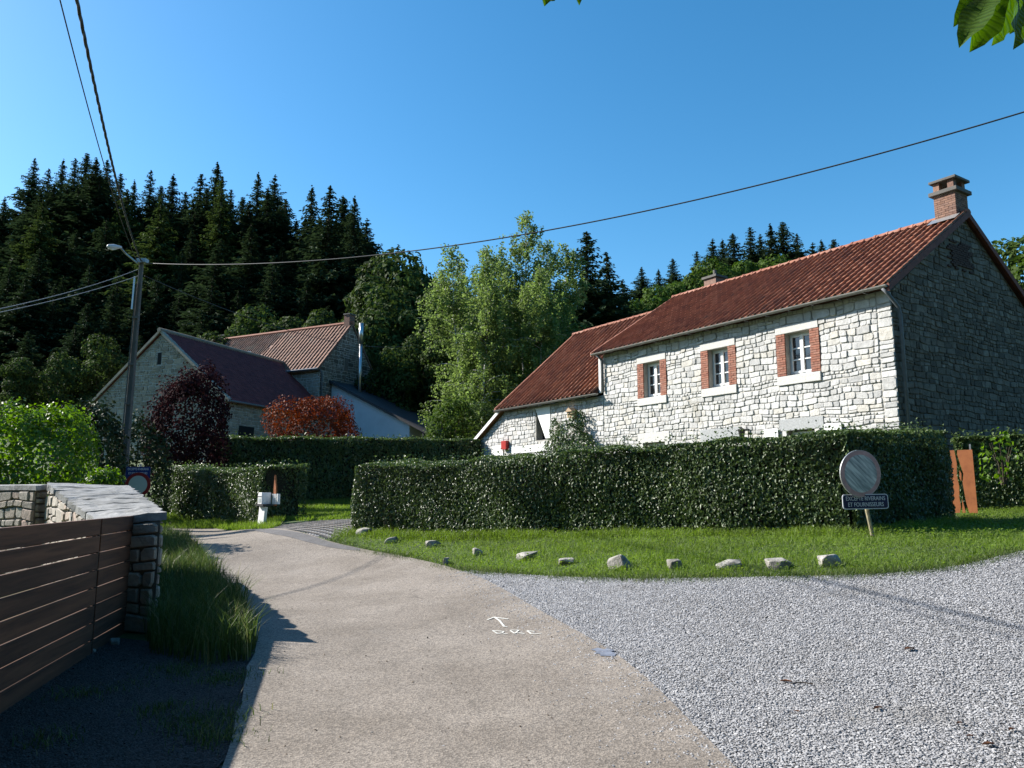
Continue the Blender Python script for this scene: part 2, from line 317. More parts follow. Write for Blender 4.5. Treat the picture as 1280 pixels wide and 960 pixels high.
def asphalt():
    m, t, ns, ls, b = nmat('worn tan asphalt'); ge = N(ns, 'ShaderNodeNewGeometry'); P = ge.outputs['Position']
    def no(s, d=4, ro=.6): n = N(ns, 'ShaderNodeTexNoise', inp={'Scale': s, 'Detail': d, 'Roughness': ro}); ls.new(P, n.inputs['Vector']); return n.outputs[0]
    r1 = ramp(ns, [(.35, (.172, .147, .122)), (.65, (.238, .207, .176))]); ls.new(no(.8, 6), r1.inputs[0])
    vo = N(ns, 'ShaderNodeTexVoronoi', inp={'Scale': 75.0}); ls.new(P, vo.inputs['Vector'])
    bw = N(ns, 'ShaderNodeRGBToBW'); ls.new(vo.outputs['Color'], bw.inputs[0])
    r2 = ramp(ns, [(.2, (.55, .55, .55)), (.5, (1, 1, 1)), (.8, (1.5, 1.5, 1.48))]); ls.new(bw.outputs[0], r2.inputs[0])
    c = mixc(ns, ls, r1.outputs[0], r2.outputs[0], .75, 'MULTIPLY')
    r3 = ramp(ns, [(.56, (0, 0, 0)), (.68, (1, 1, 1))]); ls.new(no(.45, 5, .7), r3.inputs[0])
    fm = N(ns, 'ShaderNodeMath', operation='MULTIPLY', inp={1: .5}); ls.new(r3.outputs[0], fm.inputs[0])
    c = mixc(ns, ls, c, (.275, .25, .222), fm.outputs[0])
    # cracks
    wn = N(ns, 'ShaderNodeTexNoise', inp={'Scale': 1.5, 'Detail': 6}); ls.new(P, wn.inputs['Vector'])
    va = mixc(ns, ls, P, wn.outputs[1], .25)
    v2 = N(ns, 'ShaderNodeTexVoronoi', inp={'Scale': .42}, feature='DISTANCE_TO_EDGE'); ls.new(va, v2.inputs['Vector'])
    r4 = ramp(ns, [(.0, (1, 1, 1)), (.007, (0, 0, 0))]); ls.new(v2.outputs[0], r4.inputs[0])
    msk = ramp(ns, [(.54, (0, 0, 0)), (.62, (1, 1, 1))]); ls.new(no(.6, 3), msk.inputs[0])
    cm = N(ns, 'ShaderNodeMath', operation='MULTIPLY'); ls.new(r4.outputs[0], cm.inputs[0]); ls.new(msk.outputs[0], cm.inputs[1])
    cm2 = N(ns, 'ShaderNodeMath', operation='MULTIPLY', inp={1: .5}); ls.new(cm.outputs[0], cm2.inputs[0])
    c = mixc(ns, ls, c, (.06, .055, .045), cm2.outputs[0])
    ls.new(c, b.inputs['Base Color']); b.inputs['Roughness'].default_value = .9; b.inputs['Specular IOR Level'].default_value = .25
    bp = N(ns, 'ShaderNodeBump', inp={'Strength': .5, 'Distance': .006}); ls.new(vo.outputs['Distance'], bp.inputs['Height'])
    b2 = N(ns, 'ShaderNodeBump', inp={'Strength': .25, 'Distance': .08}); ls.new(no(2.2, 3), b2.inputs['Height']); ls.new(bp.outputs[0], b2.inputs['Normal']); ls.new(b2.outputs[0], b.inputs['Normal'])
    return m
M['asphalt'] = asphalt()
M['dark_asphalt'] = stonemat('patched asphalt', [(.13, .125, .125), (.165, .155, .15)], mott=.35, mscale=3, bump=.4, bscale=60)
def gravelmat(name, lo, hi, scale=38):
    m, t, ns, ls, b = nmat(name); ge = N(ns, 'ShaderNodeNewGeometry'); P = ge.outputs['Position']
    vo = N(ns, 'ShaderNodeTexVoronoi', inp={'Scale': scale}); ls.new(P, vo.inputs['Vector'])
    bw = N(ns, 'ShaderNodeRGBToBW'); ls.new(vo.outputs['Color'], bw.inputs[0])
    r = ramp(ns, [(.15, lo), (.8, hi)]); ls.new(bw.outputs[0], r.inputs[0])
    no = N(ns, 'ShaderNodeTexNoise', inp={'Scale': .7, 'Detail': 6}); ls.new(P, no.inputs['Vector'])
    r2 = ramp(ns, [(.3, (.78, .76, .72)), (.7, (1.08, 1.08, 1.08))]); ls.new(no.outputs[0], r2.inputs[0])
    ls.new(mixc(ns, ls, r.outputs[0], r2.outputs[0], 1.0, 'MULTIPLY'), b.inputs['Base Color']); b.inputs['Roughness'].default_value = .9
    bp = N(ns, 'ShaderNodeBump', inp={'Strength': 1.0, 'Distance': .03}, invert=True); ls.new(vo.outputs['Distance'], bp.inputs['Height']); ls.new(bp.outputs[0], b.inputs['Normal'])
    return m
M['gravel'] = gravelmat('limestone gravel bed', (.12, .12, .125), (.36, .36, .37), 60)
M['shade_gravel'] = gravelmat('shade-darkened earthy gravel', (.02, .016, .013), (.075, .062, .055), 60)  # earthy gravel, darkened to deepen the gate's shadow on the forecourt
M['shade_pebble'] = stonemat('shade-darkened pebble', [(.03, .026, .022), (.06, .054, .05), (.11, .10, .095), (.04, .035, .03)], mott=.2, bump=.2)  # forecourt grit, darkened to deepen the same shadow
M['pebble'] = stonemat('grey pebble', [(.22, .22, .228), (.33, .33, .34), (.41, .41, .42), (.28, .28, .29), (.45, .45, .455), (.36, .36, .368)], mott=.2, bump=.2, stain=((.23, .22, .205), .55, .6))
def groundmat():
    m, t, ns, ls, b = nmat('turf and soil'); ge = N(ns, 'ShaderNodeNewGeometry'); P = ge.outputs['Position']
    n1 = N(ns, 'ShaderNodeTexNoise', inp={'Scale': .8, 'Detail': 8, 'Roughness': .7}); ls.new(P, n1.inputs['Vector'])
    r = ramp(ns, [(.3, (.035, .05, .014)), (.5, (.05, .085, .018)), (.7, (.075, .1, .028)), (.85, (.10, .08, .05))]); ls.new(n1.outputs[0], r.inputs[0]); ls.new(r.outputs[0], b.inputs['Base Color']); b.inputs['Roughness'].default_value = .95
    n2 = N(ns, 'ShaderNodeTexNoise', inp={'Scale': 25, 'Detail': 6}); ls.new(P, n2.inputs['Vector'])
    bp = N(ns, 'ShaderNodeBump', inp={'Strength': .8, 'Distance': .05}); ls.new(n2.outputs[0], bp.inputs['Height']); ls.new(bp.outputs[0], b.inputs['Normal'])
    return m
M['ground'] = groundmat()
M['sett'] = stonemat('pinkish sett', [(.36, .31, .26), (.44, .37, .31), (.31, .27, .23), (.40, .35, .30)], mott=.3, mscale=9, bump=.4)
def signblue(): return plain('enamel blue', (.012, .03, .16), .4, var=.1, bump=.02)
M['blue'] = signblue()
M['faded_navy'] = plain('faded navy enamel', (.016, .022, .075), .45, var=.2, bump=.02)
M['sign_white'] = plain('sign lettering white', (.62, .63, .68), .45, var=.05, bump=0)
M['sign_red'] = plain('sign ring red', (.24, .02, .025), .4, var=.15, bump=0)
M['sign_face'] = plain('reflective sign face', (.42, .46, .45), .4, var=.06, bump=0)
def fadedface():
    m, t, ns, ls, b = nmat('sun bleached sign face'); tc = N(ns, 'ShaderNodeTexCoord')
    m0 = N(ns, 'ShaderNodeMapping'); m0.inputs['Rotation'].default_value = (0, R(-42), 0); ls.new(tc.outputs['Object'], m0.inputs[0])
    mp = N(ns, 'ShaderNodeMapping'); mp.inputs['Scale'].default_value = (1.5, 1, 14); ls.new(m0.outputs[0], mp.inputs[0])
    no = N(ns, 'ShaderNodeTexNoise', inp={'Scale': 1.7, 'Detail': 4}); ls.new(mp.outputs[0], no.inputs['Vector'])
    r = ramp(ns, [(.36, (.17, .2, .21)), (.52, (.40, .44, .45)), (.62, (.62, .64, .63))]); ls.new(no.outputs[0], r.inputs[0])
    ls.new(r.outputs[0], b.inputs['Base Color']); b.inputs['Roughness'].default_value = .5
    return m
M['faded_face'] = fadedface()
M['faded_ring'] = plain('sun bleached red ring', (.50, .30, .30), .5, var=.2, scale=8, bump=0)
M['chalk'] = plain('white road paint', (.58, .57, .52), .8, var=.15, scale=30, bump=.2)
M['blue_paint'] = plain('faded blue paint', (.17, .19, .235), .85, var=.3, scale=10, bump=.2)
M['dry_leaf'] = plain('dry leaf', (.20, .085, .04), .8, var=.4, scale=20)
M['twig'] = plain('twig', (.10, .075, .055), .9)
# ------------------------------------------------------------------ masonry, tiles, bricks
def clip_poly(poly, hp):
    a, b, c = hp; out = []
    for i, p in enumerate(poly):
        q = poly[(i+1) % len(poly)]; dp = a*p[0]+b*p[1]-c; dq = a*q[0]+b*q[1]-c
        if dp <= 0: out.append(p)
        if dp*dq < 0: t = dp/(dp-dq); out.append((p[0]+(q[0]-p[0])*t, p[1]+(q[1]-p[1])*t))
    return out
def masonry(x0, x1, z0, z1, excl=(), clip=(), seed=1, h=(.08, .25), asp=(.8, 2.4), joint=.009, proud=(.012, .045), warp=.024):
    """rubble courses: list of (poly, proud)"""
    rg = random.Random(seed); out = []
    ph = [rg.uniform(0, 6) for _ in range(6)]
    def wp(x, z): return (x+warp*(math.sin(x*3.1+z*2.3+ph[0])+.6*math.sin(x*7.3-z*5.1+ph[1])), z+warp*(math.sin(x*2.2-z*3.7+ph[2])+.7*math.sin(x*5.9+z*4.3+ph[3])))
    brk = sorted({z0, z1}|{v for e in excl for v in (e[2], e[3]) if z0 < v < z1})
    zs = [z0]
    for b in brk[1:]:
        k = max(1, int(round((b-zs[-1])/((h[0]+h[1])/2)))); ww = [rg.uniform(.6, 1.5) for _ in range(k)]; a = zs[-1]; t = 0
        for w in ww: t += w; zs.append(a+(b-a)*t/sum(ww))
        zs[-1] = b
    for a, b in zip(zs, zs[1:]):
        iv = [(x0, x1)]
        for e in excl:
            if e[2] < b-.01 and e[3] > a+.01:
                iv = [(p, min(q, e[0])) for p, q in iv if p < e[0]]+[(max(p, e[1]), q) for p, q in iv if q > e[1]]
        for p, q in iv:
            x = p
            while x < q-.02:
                w = (b-a)*rg.uniform(*asp)*(rg.random()*.6+.7); w = max(.11, min(w, .62))
                if q-(x+w) < .12: w = q-x
                cells = [(x, x+w, a, b)]
                if b-a > .2 and rg.random() < .45:
                    m = a+(b-a)*rg.uniform(.35, .65)
                    if w > .34 and rg.random() < .6:
                        mx = x+w*rg.uniform(.35, .65); cells = [(x, mx, a, m), (mx, x+w, a, m), (x, x+w, m, b)] if rg.random() < .5 else [(x, x+w, a, m), (x, mx, m, b), (mx, x+w, m, b)]
                    else: cells = [(x, x+w, a, m), (x, x+w, m, b)]
                for (u0, u1, v0, v1) in cells:
                    cw, ch = u1-u0, v1-v0; k = min(cw, ch); pts = []
                    edge = [u0 <= p+1e-6, u1 >= q-1e-6]
                    for (cx, cz, sx, sz) in ((u0, v0, 1, 1), (u1, v0, -1, 1), (u1, v1, -1, -1), (u0, v1, 1, -1)):
                        f1, f2 = rg.uniform(.03, .32)*k, rg.uniform(.03, .32)*k
                        A_, B_ = (cx, cz+sz*f1), (cx+sx*f2, cz)
                        pts += [A_, B_] if sx*sz > 0 else [B_, A_]
                    poly = [wp(X, Z) for X, Z in pts]
                    lo, hi = (p if abs(p-u0) < 1e-6 else -1e9), (q if abs(q-u1) < 1e-6 else 1e9)
                    poly = [(min(max(X, lo), hi), Z) for X, Z in poly]
                    for hp in clip: poly = clip_poly(poly, hp) if poly else poly
                    if len(poly) < 3: continue
                    xs = [t[0] for t in poly]; zz = [t[1] for t in poly]
                    W_, H_ = max(xs)-min(xs), max(zz)-min(zz)
                    if W_ < .05 or H_ < .04: continue
                    cx, cz = (max(xs)+min(xs))/2, (max(zz)+min(zz))/2
                    j = joint*rg.uniform(.7, 1.6); sx, sz = 1-2*j/W_, 1-2*j/H_
                    poly = [(cx+(X-cx)*sx, cz+(Z-cz)*sz) for X, Z in poly]
                    out.append((poly, rg.uniform(*proud), (cx, cz), W_*H_, (rg.uniform(-.03, .03), rg.uniform(-.05, .04))))
                x += w
    return out
def stone_geo(st, fn):
    poly, pr, (cx, cz), ar, (tx, tz) = st; n = len(poly)
    W_ = max(p[0] for p in poly)-min(p[0] for p in poly); H_ = max(p[1] for p in poly)-min(p[1] for p in poly)
    sx, sz = max(.5, 1-.03/W_), max(.5, 1-.026/H_)
    def dp(x, z): return pr+tx*(x-cx)+tz*(z-cz)
    vs = [fn(x, -.012, z) for x, z in poly]+[fn(x, dp(x, z)*.55, z) for x, z in poly]
    ins = [(cx+(x-cx)*sx, cz+(z-cz)*sz) for x, z in poly]; vs += [fn(x, dp(x, z), z) for x, z in ins]
    fs = [(k*n+i, k*n+(i+1) % n, (k+1)*n+(i+1) % n, (k+1)*n+i) for k in (0, 1) for i in range(n)]+[tuple(range(2*n, 3*n))]
    return vs, fs
def put_pieces(items, nmax, mat, one, rest):
    """items: (score, parent, mesh builder) - the nmax largest each an object, the others joined per parent"""
    items = sorted(items, key=lambda t: -t[0]); left = {}
    for i, (s, par, geo) in enumerate(items):
        if i < nmax: MB().add(*geo).build(one, mat, par)
        else: left.setdefault(par.name, (par, MB()))[1].add(*geo)
    for par, mb in left.values(): tag(mb.build(rest, mat, par), kind='stuff')
def tile_geo(w, L, fn, seg=8, roll=.06, lift=.022, thick=.014):
    """pantile from (0,0) to (w,L) in roof coordinates u,v,n"""
    us = [0, .15, .35, .5, .64, .76, .855, .885, 1.03]; hs = [0, .0, .09, .36, .72, .95, 1.0, .08, 0]; seg = len(us)-1
    pf = [(u*w, roll*h) for u, h in zip(us, hs)]
    vs = [fn(u, 0, h+lift) for u, h in pf]+[fn(u, L, h+.004) for u, h in pf]+[fn(u, 0, h+lift-thick*1.6) for u, h in pf]
    n = seg+1
    fs = [(i, i+1, n+i+1, n+i) for i in range(seg)]+[(2*n+i, 2*n+i+1, i+1, i) for i in range(seg)]
    return vs, fs
def wall_open(mb, x0, x1, z0, z1, ops, depth, fn):
    xs = sorted({x0, x1}|{v for o in ops for v in o[:2]}); zs = sorted({z0, z1}|{v for o in ops for v in o[2:]})
    for a, b in zip(xs, xs[1:]):
        for c, d in zip(zs, zs[1:]):
            if any(o[0]-1e-6 <= a and b <= o[1]+1e-6 and o[2]-1e-6 <= c and d <= o[3]+1e-6 for o in ops): continue
            mb.add([fn(a, 0, c), fn(b, 0, c), fn(b, 0, d), fn(a, 0, d)], [(0, 1, 2, 3)])
    for a, b, c, d in ops:
        for p, q in (((a, c), (a, d)), ((a, d), (b, d)), ((b, d), (b, c)), ((b, c), (a, c))):
            mb.add([fn(p[0], 0, p[1]), fn(q[0], 0, q[1]), fn(q[0], -depth, q[1]), fn(p[0], -depth, p[1])], [(0, 1, 2, 3)])

# ------------------------------------------------------------------ ground, road, gravel, drive
def axis(lo, hi, step, far, gr=1.25):
    a = list(np.arange(lo, hi+1e-6, step)); s = step
    while a[-1] < far: s *= gr; a.append(a[-1]+s)
    s = step
    while a[0] > -far: s *= gr; a.insert(0, a[0]-s)
    return np.array(a)
def grid_mesh(name, X, Y, Z):
    ny, nx = X.shape; V = np.stack([X, Y, Z], -1).reshape(-1, 3)
    i = np.arange(ny-1)[:, None]*nx+np.arange(nx-1)[None]; F = np.stack([i, i+1, i+nx+1, i+nx], -1).reshape(-1, 4)
    return mesh_np(name, V, [F], True)
gx = axis(-26, 26, .5, 2500); gy = axis(-6, 46, .5, 2500)
XX, YY = np.meshgrid(gx, gy)
tag(link('ground', grid_mesh('ground', XX, YY, gz(XX, YY)), None, M['ground']), kind='structure')
def resample(P, n):
    P = np.array(P, float)[:, :2]; d = np.r_[0, np.cumsum(np.hypot(*np.diff(P, axis=0).T))]; t = np.linspace(0, d[-1], n)
    return np.stack([np.interp(t, d, P[:, 0]), np.interp(t, d, P[:, 1])], 1)
def smoothline(P, n=200, k=5):
    Q = resample(P, n)
    for _ in range(k): Q[1:-1] = (Q[:-2]+2*Q[1:-1]+Q[2:])/4
    return Q
def strip_mesh(name, A, B, nu, nv, lift):
    A = resample(A, nu); B = resample(B, nu); t = np.linspace(0, 1, nv)[None, :, None]
    P = A[:, None]*(1-t)+B[:, None]*t; X, Y = P[..., 0], P[..., 1]
    return grid_mesh(name, X, Y, gz(X, Y)+lift)
road_far = [(2.0, -8), (1.6, 0), (1.45, 3), ground_at(915, 958), ground_at(850, 890), ground_at(790, 832), ground_at(720, 789), ground_at(660, 757), ground_at(600, 722), ground_at(560, 709), ground_at(500, 695), ground_at(440, 684), ground_at(410, 678), ground_at(385, 669), ground_at(340, 661), ground_at(270, 660.5), ground_at(205, 660)]
_e = road_far[-1]; road_far.append(_e+np.array([-14, 2, 0]))
road_near = [(-2.0, -8), (-1.65, 2), ground_at(287, 958), ground_at(303, 858), ground_at(322, 808), ground_at(300, 750), ground_at(250, 698), ground_at(222, 676)]
_e2 = road_near[-1]; road_near += [_e2+np.array([-2.2, 2.0, 0]), _e2+np.array([-16, 4.0, 0])]
road_far = smoothline([p[:2] for p in road_far]); road_near = smoothline([p[:2] for p in road_near]); road_near[:, 0] += (.012*np.sin(np.arange(200)*1.9)+.014*np.sin(np.arange(200)*.83+1))*(np.arange(200) < 150)
tag(link('road', strip_mesh('road', road_near, road_far, 160, 24, .022), None, M['asphalt']), kind='structure')
verge_front = [ground_at(x, y)[:2] for x, y in ((412, 676), (440, 684), (500, 695), (560, 709), (600, 715.5), (650, 719), (700, 722), (800, 725), (900, 724), (1000, 722), (1100, 719), (1180, 712), (1230, 702), (1279, 690))]
_g0 = [ground_at(x, y)[:2] for x, y in ((590, 714), (650, 719), (700, 722), (800, 725), (900, 724), (1000, 722), (1100, 719), (1180, 712), (1230, 702), (1279, 690))]+[(12, 11.5), (22, 14)]
_i0 = int(np.argmin(np.hypot(*(road_far-np.array(_g0[0])).T)))
gravel_road = road_far[:_i0+1][::-1]
gravel_edge = smoothline(_g0, 120, 2)
tag(link('gravel', strip_mesh('gravel', gravel_edge, gravel_road+np.array([-.04, 0]), 120, 50, .012), None, M['gravel']), kind='structure')
# darker strip of patched asphalt along the mouth of the drive
pa_ = [ground_at(x, y)[:2] for x, y in ((300, 661.5), (345, 663), (385, 670), (410, 678.5), (450, 687))]; pb_ = [ground_at(x, y)[:2] for x, y in ((300, 664), (340, 669), (380, 678), (408, 685), (450, 690))]
tag(link('asphalt_patch', strip_mesh('asphalt_patch', pa_, pb_, 40, 4, .027), None, M['dark_asphalt']), kind='structure')
# gravel forecourt in front of the wooden gate
tag(link('forecourt', strip_mesh('forecourt', [(-2.0, -6), (-1.7, 2), (-1.75, 5), (-2.35, 7.8)], [(-3.6, -6), (-3.4, 2), (-4.1, 5), (-4.95, 9.0)], 40, 14, .012), None, M['shade_gravel']), kind='structure')

def in_poly(P, poly):
    x, y = P[:, 0], P[:, 1]; c = np.zeros(len(P), bool); n = len(poly)
    for i in range(n):
        x1, y1 = poly[i][:2]; x2, y2 = poly[(i+1) % n][:2]
        m = ((y1 > y) != (y2 > y)) & (x < (x2-x1)*(y-y1)/(y2-y1+1e-12)+x1); c ^= m
    return c
def scatter(poly, n):
    poly = np.array([p[:2] for p in poly]); lo, hi = poly.min(0), poly.max(0); out = []; k = 0
    while k < n:
        P = RNG.uniform(lo, hi, (n*2, 2)); P = P[in_poly(P, poly)]; out.append(P); k += len(P)
        if len(P) == 0: break
    return np.concatenate(out)[:n]
def rand_unit(n): v = RNG.normal(size=(n, 3)); return v/np.linalg.norm(v, axis=1, keepdims=True)
def norm(v): return v/(np.linalg.norm(v, axis=-1, keepdims=True)+1e-9)
def leaf_geo(P, Nn, T, s, asp=.6, fold=.12):
    """folded rhombic leaves: two triangles each"""
    T = norm(T-Nn*(T*Nn).sum(1, keepdims=True)); B = np.cross(Nn, T); s = np.broadcast_to(s, (len(P),))[:, None]
    b = P-T*s*.5; t = P+T*s*.5-Nn*s*fold*.5; m = P-T*s*.06
    l = m+B*s*asp*.5+Nn*s*fold; r = m-B*s*asp*.5+Nn*s*fold
    V = np.stack([b, r, t, l], 1).reshape(-1, 3); i = np.arange(len(P))[:, None]*4
    return V, np.concatenate([i+np.array([[0, 1, 2]]), i+np.array([[0, 2, 3]])])
def leaf_mesh(name, P, Nn, T, s, asp=.6, fold=.12):
    V, F = leaf_geo(P, Nn, T, s, asp, fold); return mesh_np(name, V, [F])
def blades(name, P, hmin, hmax, width, lean=.5, two=False):
    n = len(P); z = gz(P[:, 0], P[:, 1]); h = (RNG.uniform(hmin, hmax, n)*np.clip(.85+.35*np.sin(P[:, 0]*1.7+np.sin(P[:, 1]*2.3)*1.5)*np.sin(P[:, 1]*1.9+P[:, 0]*.6)+.2*np.sin(P[:, 0]*5.1)*np.sin(P[:, 1]*6.3), .35, 1.5))[:, None]; a = RNG.uniform(0, 2*np.pi, n)
    d = np.stack([np.cos(a), np.sin(a), 0*a], 1); b0 = RNG.uniform(0, 2*np.pi, n); wv = np.stack([np.cos(b0), np.sin(b0), 0*b0], 1)*width*RNG.uniform(.6, 1.3, n)[:, None]
    base = np.c_[P, z]; ln = d*h*(RNG.uniform(.1, 1, n)[:, None]*lean); up = np.array([0, 0, 1.])
    if not two:
        V = np.stack([base-wv, base+wv, base+ln+up*h], 1).reshape(-1, 3); i = np.arange(n)[:, None]*3
        return mesh_np(name, V, [i+np.array([[0, 1, 2]])])
    mid = base+ln*.3+up*h*.62; tip = base+ln*1.35+up*h*.98
    V = np.stack([base-wv, base+wv, mid-wv*.7, mid+wv*.7, tip], 1).reshape(-1, 3); i = np.arange(n)[:, None]*5
    return mesh_np(name, V, [i+np.array([[0, 1, 3, 2]]), i+np.array([[2, 3, 4]])])
def pebbles(name, P, smin, smax, lift=.0):
    n = len(P); s = RNG.uniform(smin, smax, n); z = gz(P[:, 0], P[:, 1])+lift+s*.3
    o = np.array([[1, 0, 0], [0, 1, 0], [-1, 0, 0], [0, -1, 0], [0, 0, 1], [0, 0, -1.]])
    V = o[None]*RNG.uniform(.55, 1.15, (n, 6, 1))*s[:, None, None]*np.stack([RNG.uniform(.7, 1.3, n), RNG.uniform(.6, 1.1, n), RNG.uniform(.5, .8, n)], 1)[:, None]
    a = RNG.uniform(0, 6.28, n); c, sn = np.cos(a)[:, None], np.sin(a)[:, None]; tl = RNG.normal(0, .35, (n, 1))
    x, y, zz = V[..., 0], V[..., 1], V[..., 2]; V = np.stack([x*c-y*sn, x*sn+y*c, zz+tl*x], -1)+np.c_[P, z][:, None]
    f = np.array([[0, 1, 4], [1, 2, 4], [2, 3, 4], [3, 0, 4]]); i = np.arange(n)[:, None, None]*6
    return mesh_np(name, V.reshape(-1, 3), [(i+f[None]).reshape(-1, 3)])
gpoly = list(gravel_edge)+list(gravel_road[::-1])
gp = scatter([p for p in gpoly], 620000); d = np.hypot(gp[:, 0], gp[:, 1]); u = np.abs(gp[:, 0]/np.maximum(gp[:, 1], .1))
gp = gp[(gp[:, 1] > 3.8) & (u < .85) & (RNG.random(len(gp)) < np.clip(1.35-(d-5)/14, .35, 1))]
gp = gp[:330000]
tag(link('pebble_gravel', pebbles('pebble_gravel', gp, .006, .0145, .012), None, M['pebble']), kind='stuff')
# stray pebbles on the road edge and forecourt
k = RNG.integers(0, len(gravel_road), 6000); sp = gravel_road[k]-RNG.exponential(.22, (6000, 1))*np.array([[.85, .5]])+RNG.normal(0, .05, (6000, 2))
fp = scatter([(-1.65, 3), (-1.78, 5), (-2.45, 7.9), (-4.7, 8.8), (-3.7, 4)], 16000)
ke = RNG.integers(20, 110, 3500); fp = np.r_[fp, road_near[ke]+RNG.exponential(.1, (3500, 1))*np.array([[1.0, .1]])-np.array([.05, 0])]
tag(link('stray_pebbles', pebbles('stray_pebbles', sp, .005, .013, .02), None, M['pebble']), kind='stuff')
tag(link('forecourt_grit', pebbles('forecourt_grit', fp, .005, .013, .012), None, M['shade_pebble']), kind='stuff')
# small dark crumbs lying about on the asphalt
ap = scatter(list(road_near[40:150])+list(road_far[40:150][::-1]), 420)
tag(link('road_grit', pebbles('road_grit', ap, .006, .014, .022), None, M['twig']), kind='stuff')

# cobbled drive
drv = [ground_at(x, y) for x, y in ((343, 661), (385, 669), (408, 675.5), (440, 664), (446, 655), (446, 649), (400, 651), (352, 657))]
_dp = [p[:2] for p in drv]; _c = np.mean(_dp, axis=0)
E_ = empty('cobbled_drive', (_c[0], _c[1], g1(*_c)), 0); tag(E_, 'pinkish cobbled drive leading off the road between the two hedges', 'drive', kind='structure')
mb = MB(); mbp = MB(); lo, hi = np.min(_dp, 0), np.max(_dp, 0); w_, l_ = .15, .21; row = 0
yy = lo[1]
while yy < hi[1]:
    xx = lo[0]-(row % 2)*l_/2
    while xx < hi[0]:
        p = np.array([[xx+l_/2, yy+w_/2]])
        if in_poly(p, np.array(_dp))[0]:
            zc = g1(*p[0])-E_.location.z+random.uniform(-.022, -.016); bx, by = xx-_c[0], yy-_c[1]
            mbp.add([(bx+dx*l_, by+dy*w_, g1(xx+dx*l_, yy+dy*w_)-E_.location.z+.006) for dx, dy in ((0, 0), (1, 0), (1, 1), (0, 1))], [(0, 1, 2, 3)]); x0, x1, y0, y1 = bx+.012, bx+l_-.012, by+.012, by+w_-.012; i_ = .015
            mb.hexa([(x0, y0, zc-.05), (x1, y0, zc-.05), (x1, y1, zc-.05), (x0, y1, zc-.05), (x0+i_, y0+i_, zc+.035), (x1-i_, y0+i_, zc+.035), (x1-i_, y1-i_, zc+.035), (x0+i_, y1-i_, zc+.035)])
        xx += l_
    yy += w_; row += 1
tag(mb.build('cobbles', M['sett'], E_), kind='stuff'); mbp.build('bedding', M['gravel'], E_)


# painted marks on the road
def stroke(name, lines, wpx, mat, label, cat):
    allp = [ground_at(x, y) for l in lines for x, y in l]; c = np.mean(allp, axis=0); mb = MB()
    for l in lines:
        Q = [ground_at(x, y) for x, y in l]
        for a, b in zip(Q, Q[1:]):
            dd = norm((b-a)[None, :2])[0]; nn = np.array([-dd[1], dd[0]])*wpx/2; e = dd*wpx*.3
            ps = [a[:2]-e-nn, b[:2]+e-nn, b[:2]+e+nn, a[:2]-e+nn]
            mb.add([(p[0]-c[0], p[1]-c[1], g1(*p)+.027-c[2]+random.uniform(0, .002)) for p in ps], [(0, 1, 2, 3)])
    o = mb.build(name, mat); o.location = c; return tag(o, label, cat)
def zz(x, y): return (600+x/14.22, 760+y/14.22)
stroke('road_arrow', [[zz(135, 250), zz(250, 205), zz(495, 238)], [zz(260, 208), zz(350, 270), zz(430, 372), zz(480, 378)]], .026, M['chalk'], 'white painted arrow on the asphalt above the three letters', 'road marking')
stroke('road_letter', [[zz(225, 448), zz(310, 500), zz(395, 488), zz(420, 462), zz(225, 444)], [zz(420, 505), zz(480, 505)]], .02, M['chalk'], 'first of three white painted letters on the asphalt under the arrow', 'road marking')['group'] = 'painted letters on the road'
stroke('road_letter', [[zz(540, 448), zz(615, 498), zz(690, 440), zz(545, 437)], [zz(630, 485), zz(700, 488), zz(785, 500)]], .02, M['chalk'], 'middle one of three white painted letters on the asphalt', 'road marking')['group'] = 'painted letters on the road'
stroke('road_letter', [[zz(840, 450), zz(905, 502), zz(1000, 508), zz(1085, 495)], [zz(845, 448), zz(960, 462)]], .02, M['chalk'], 'last of three white painted letters on the asphalt, nearest the gravel', 'road marking')['group'] = 'painted letters on the road'
stroke('paint_patch', [[(745, 815), (752, 817)], [(748, 819), (763, 820.5)], [(750, 817.5), (760, 818.5)], [(754, 822), (766, 822)], [(757, 816), (762, 817)]], .09, M['blue_paint'], 'faded blue paint patch on the asphalt beside the gravel edge', 'paint patch')

# ------------------------------------------------------------------ the stone house on the right
H_ANG = math.atan2(-.832, .555); HZ = 1.2
HO = at(1119, 450, 20); HO[2] = HZ
house = empty('stone_house', HO, H_ANG, 'long white stone house with red tiled roof and brick framed windows behind the clipped hedge', 'house')
HM = Matrix.Translation(Vector(HO))@Matrix.Rotation(H_ANG, 4, 'Z')
def hw(p): return np.array(HM@Vector(p))
def zl(z): return z-HZ
f_front = lambda s, d, z: (s, -d, zl(z))
f_gable = lambda s, d, z: (d, s, zl(z))
RZ, RY, EZ = 10.08, 4.3, 7.15                      # ridge height and set back, eave height
win = [(-2.93, 5.17, 6.45), (-5.97, 5.15, 6.43), (-9.08, 5.15, 6.43)]
ops = [(c-.43, c+.43, z0, z1) for c, z0, z1 in win]+[(-9.6, -8.5, 2.3, 3.5), (-6.5, -5.45, 1.3, 3.33), (-3.45, -2.5, 2.3, 3.52)]
ops2 = [(-16.35, -15.3, 4.0, 5.4), (-18.1, -15.35, 1.4, 3.5)]
facade = MB(); wall_open(facade, -11.8, 0, 1.2, 7.1, ops, .35, f_front); wall_open(facade, -18.9, -11.8, 1.2, 5.5, ops2, .35, f_front)
facade.add([f_front(-21.85, 0, 1.2), f_front(-18.9, 0, 1.2), f_front(-18.9, 0, 5.45), f_front(-21.85, 0, 3.85)], [(0, 1, 2, 3)])
facade.add([f_front(-11.8, 0, 5.5), f_front(-11.8, -4.3, 9.9), f_front(-11.8, 0, 7.1)], [(0, 1, 2)])
facade_o = facade.build('facade_wall', M['mortar'], house)
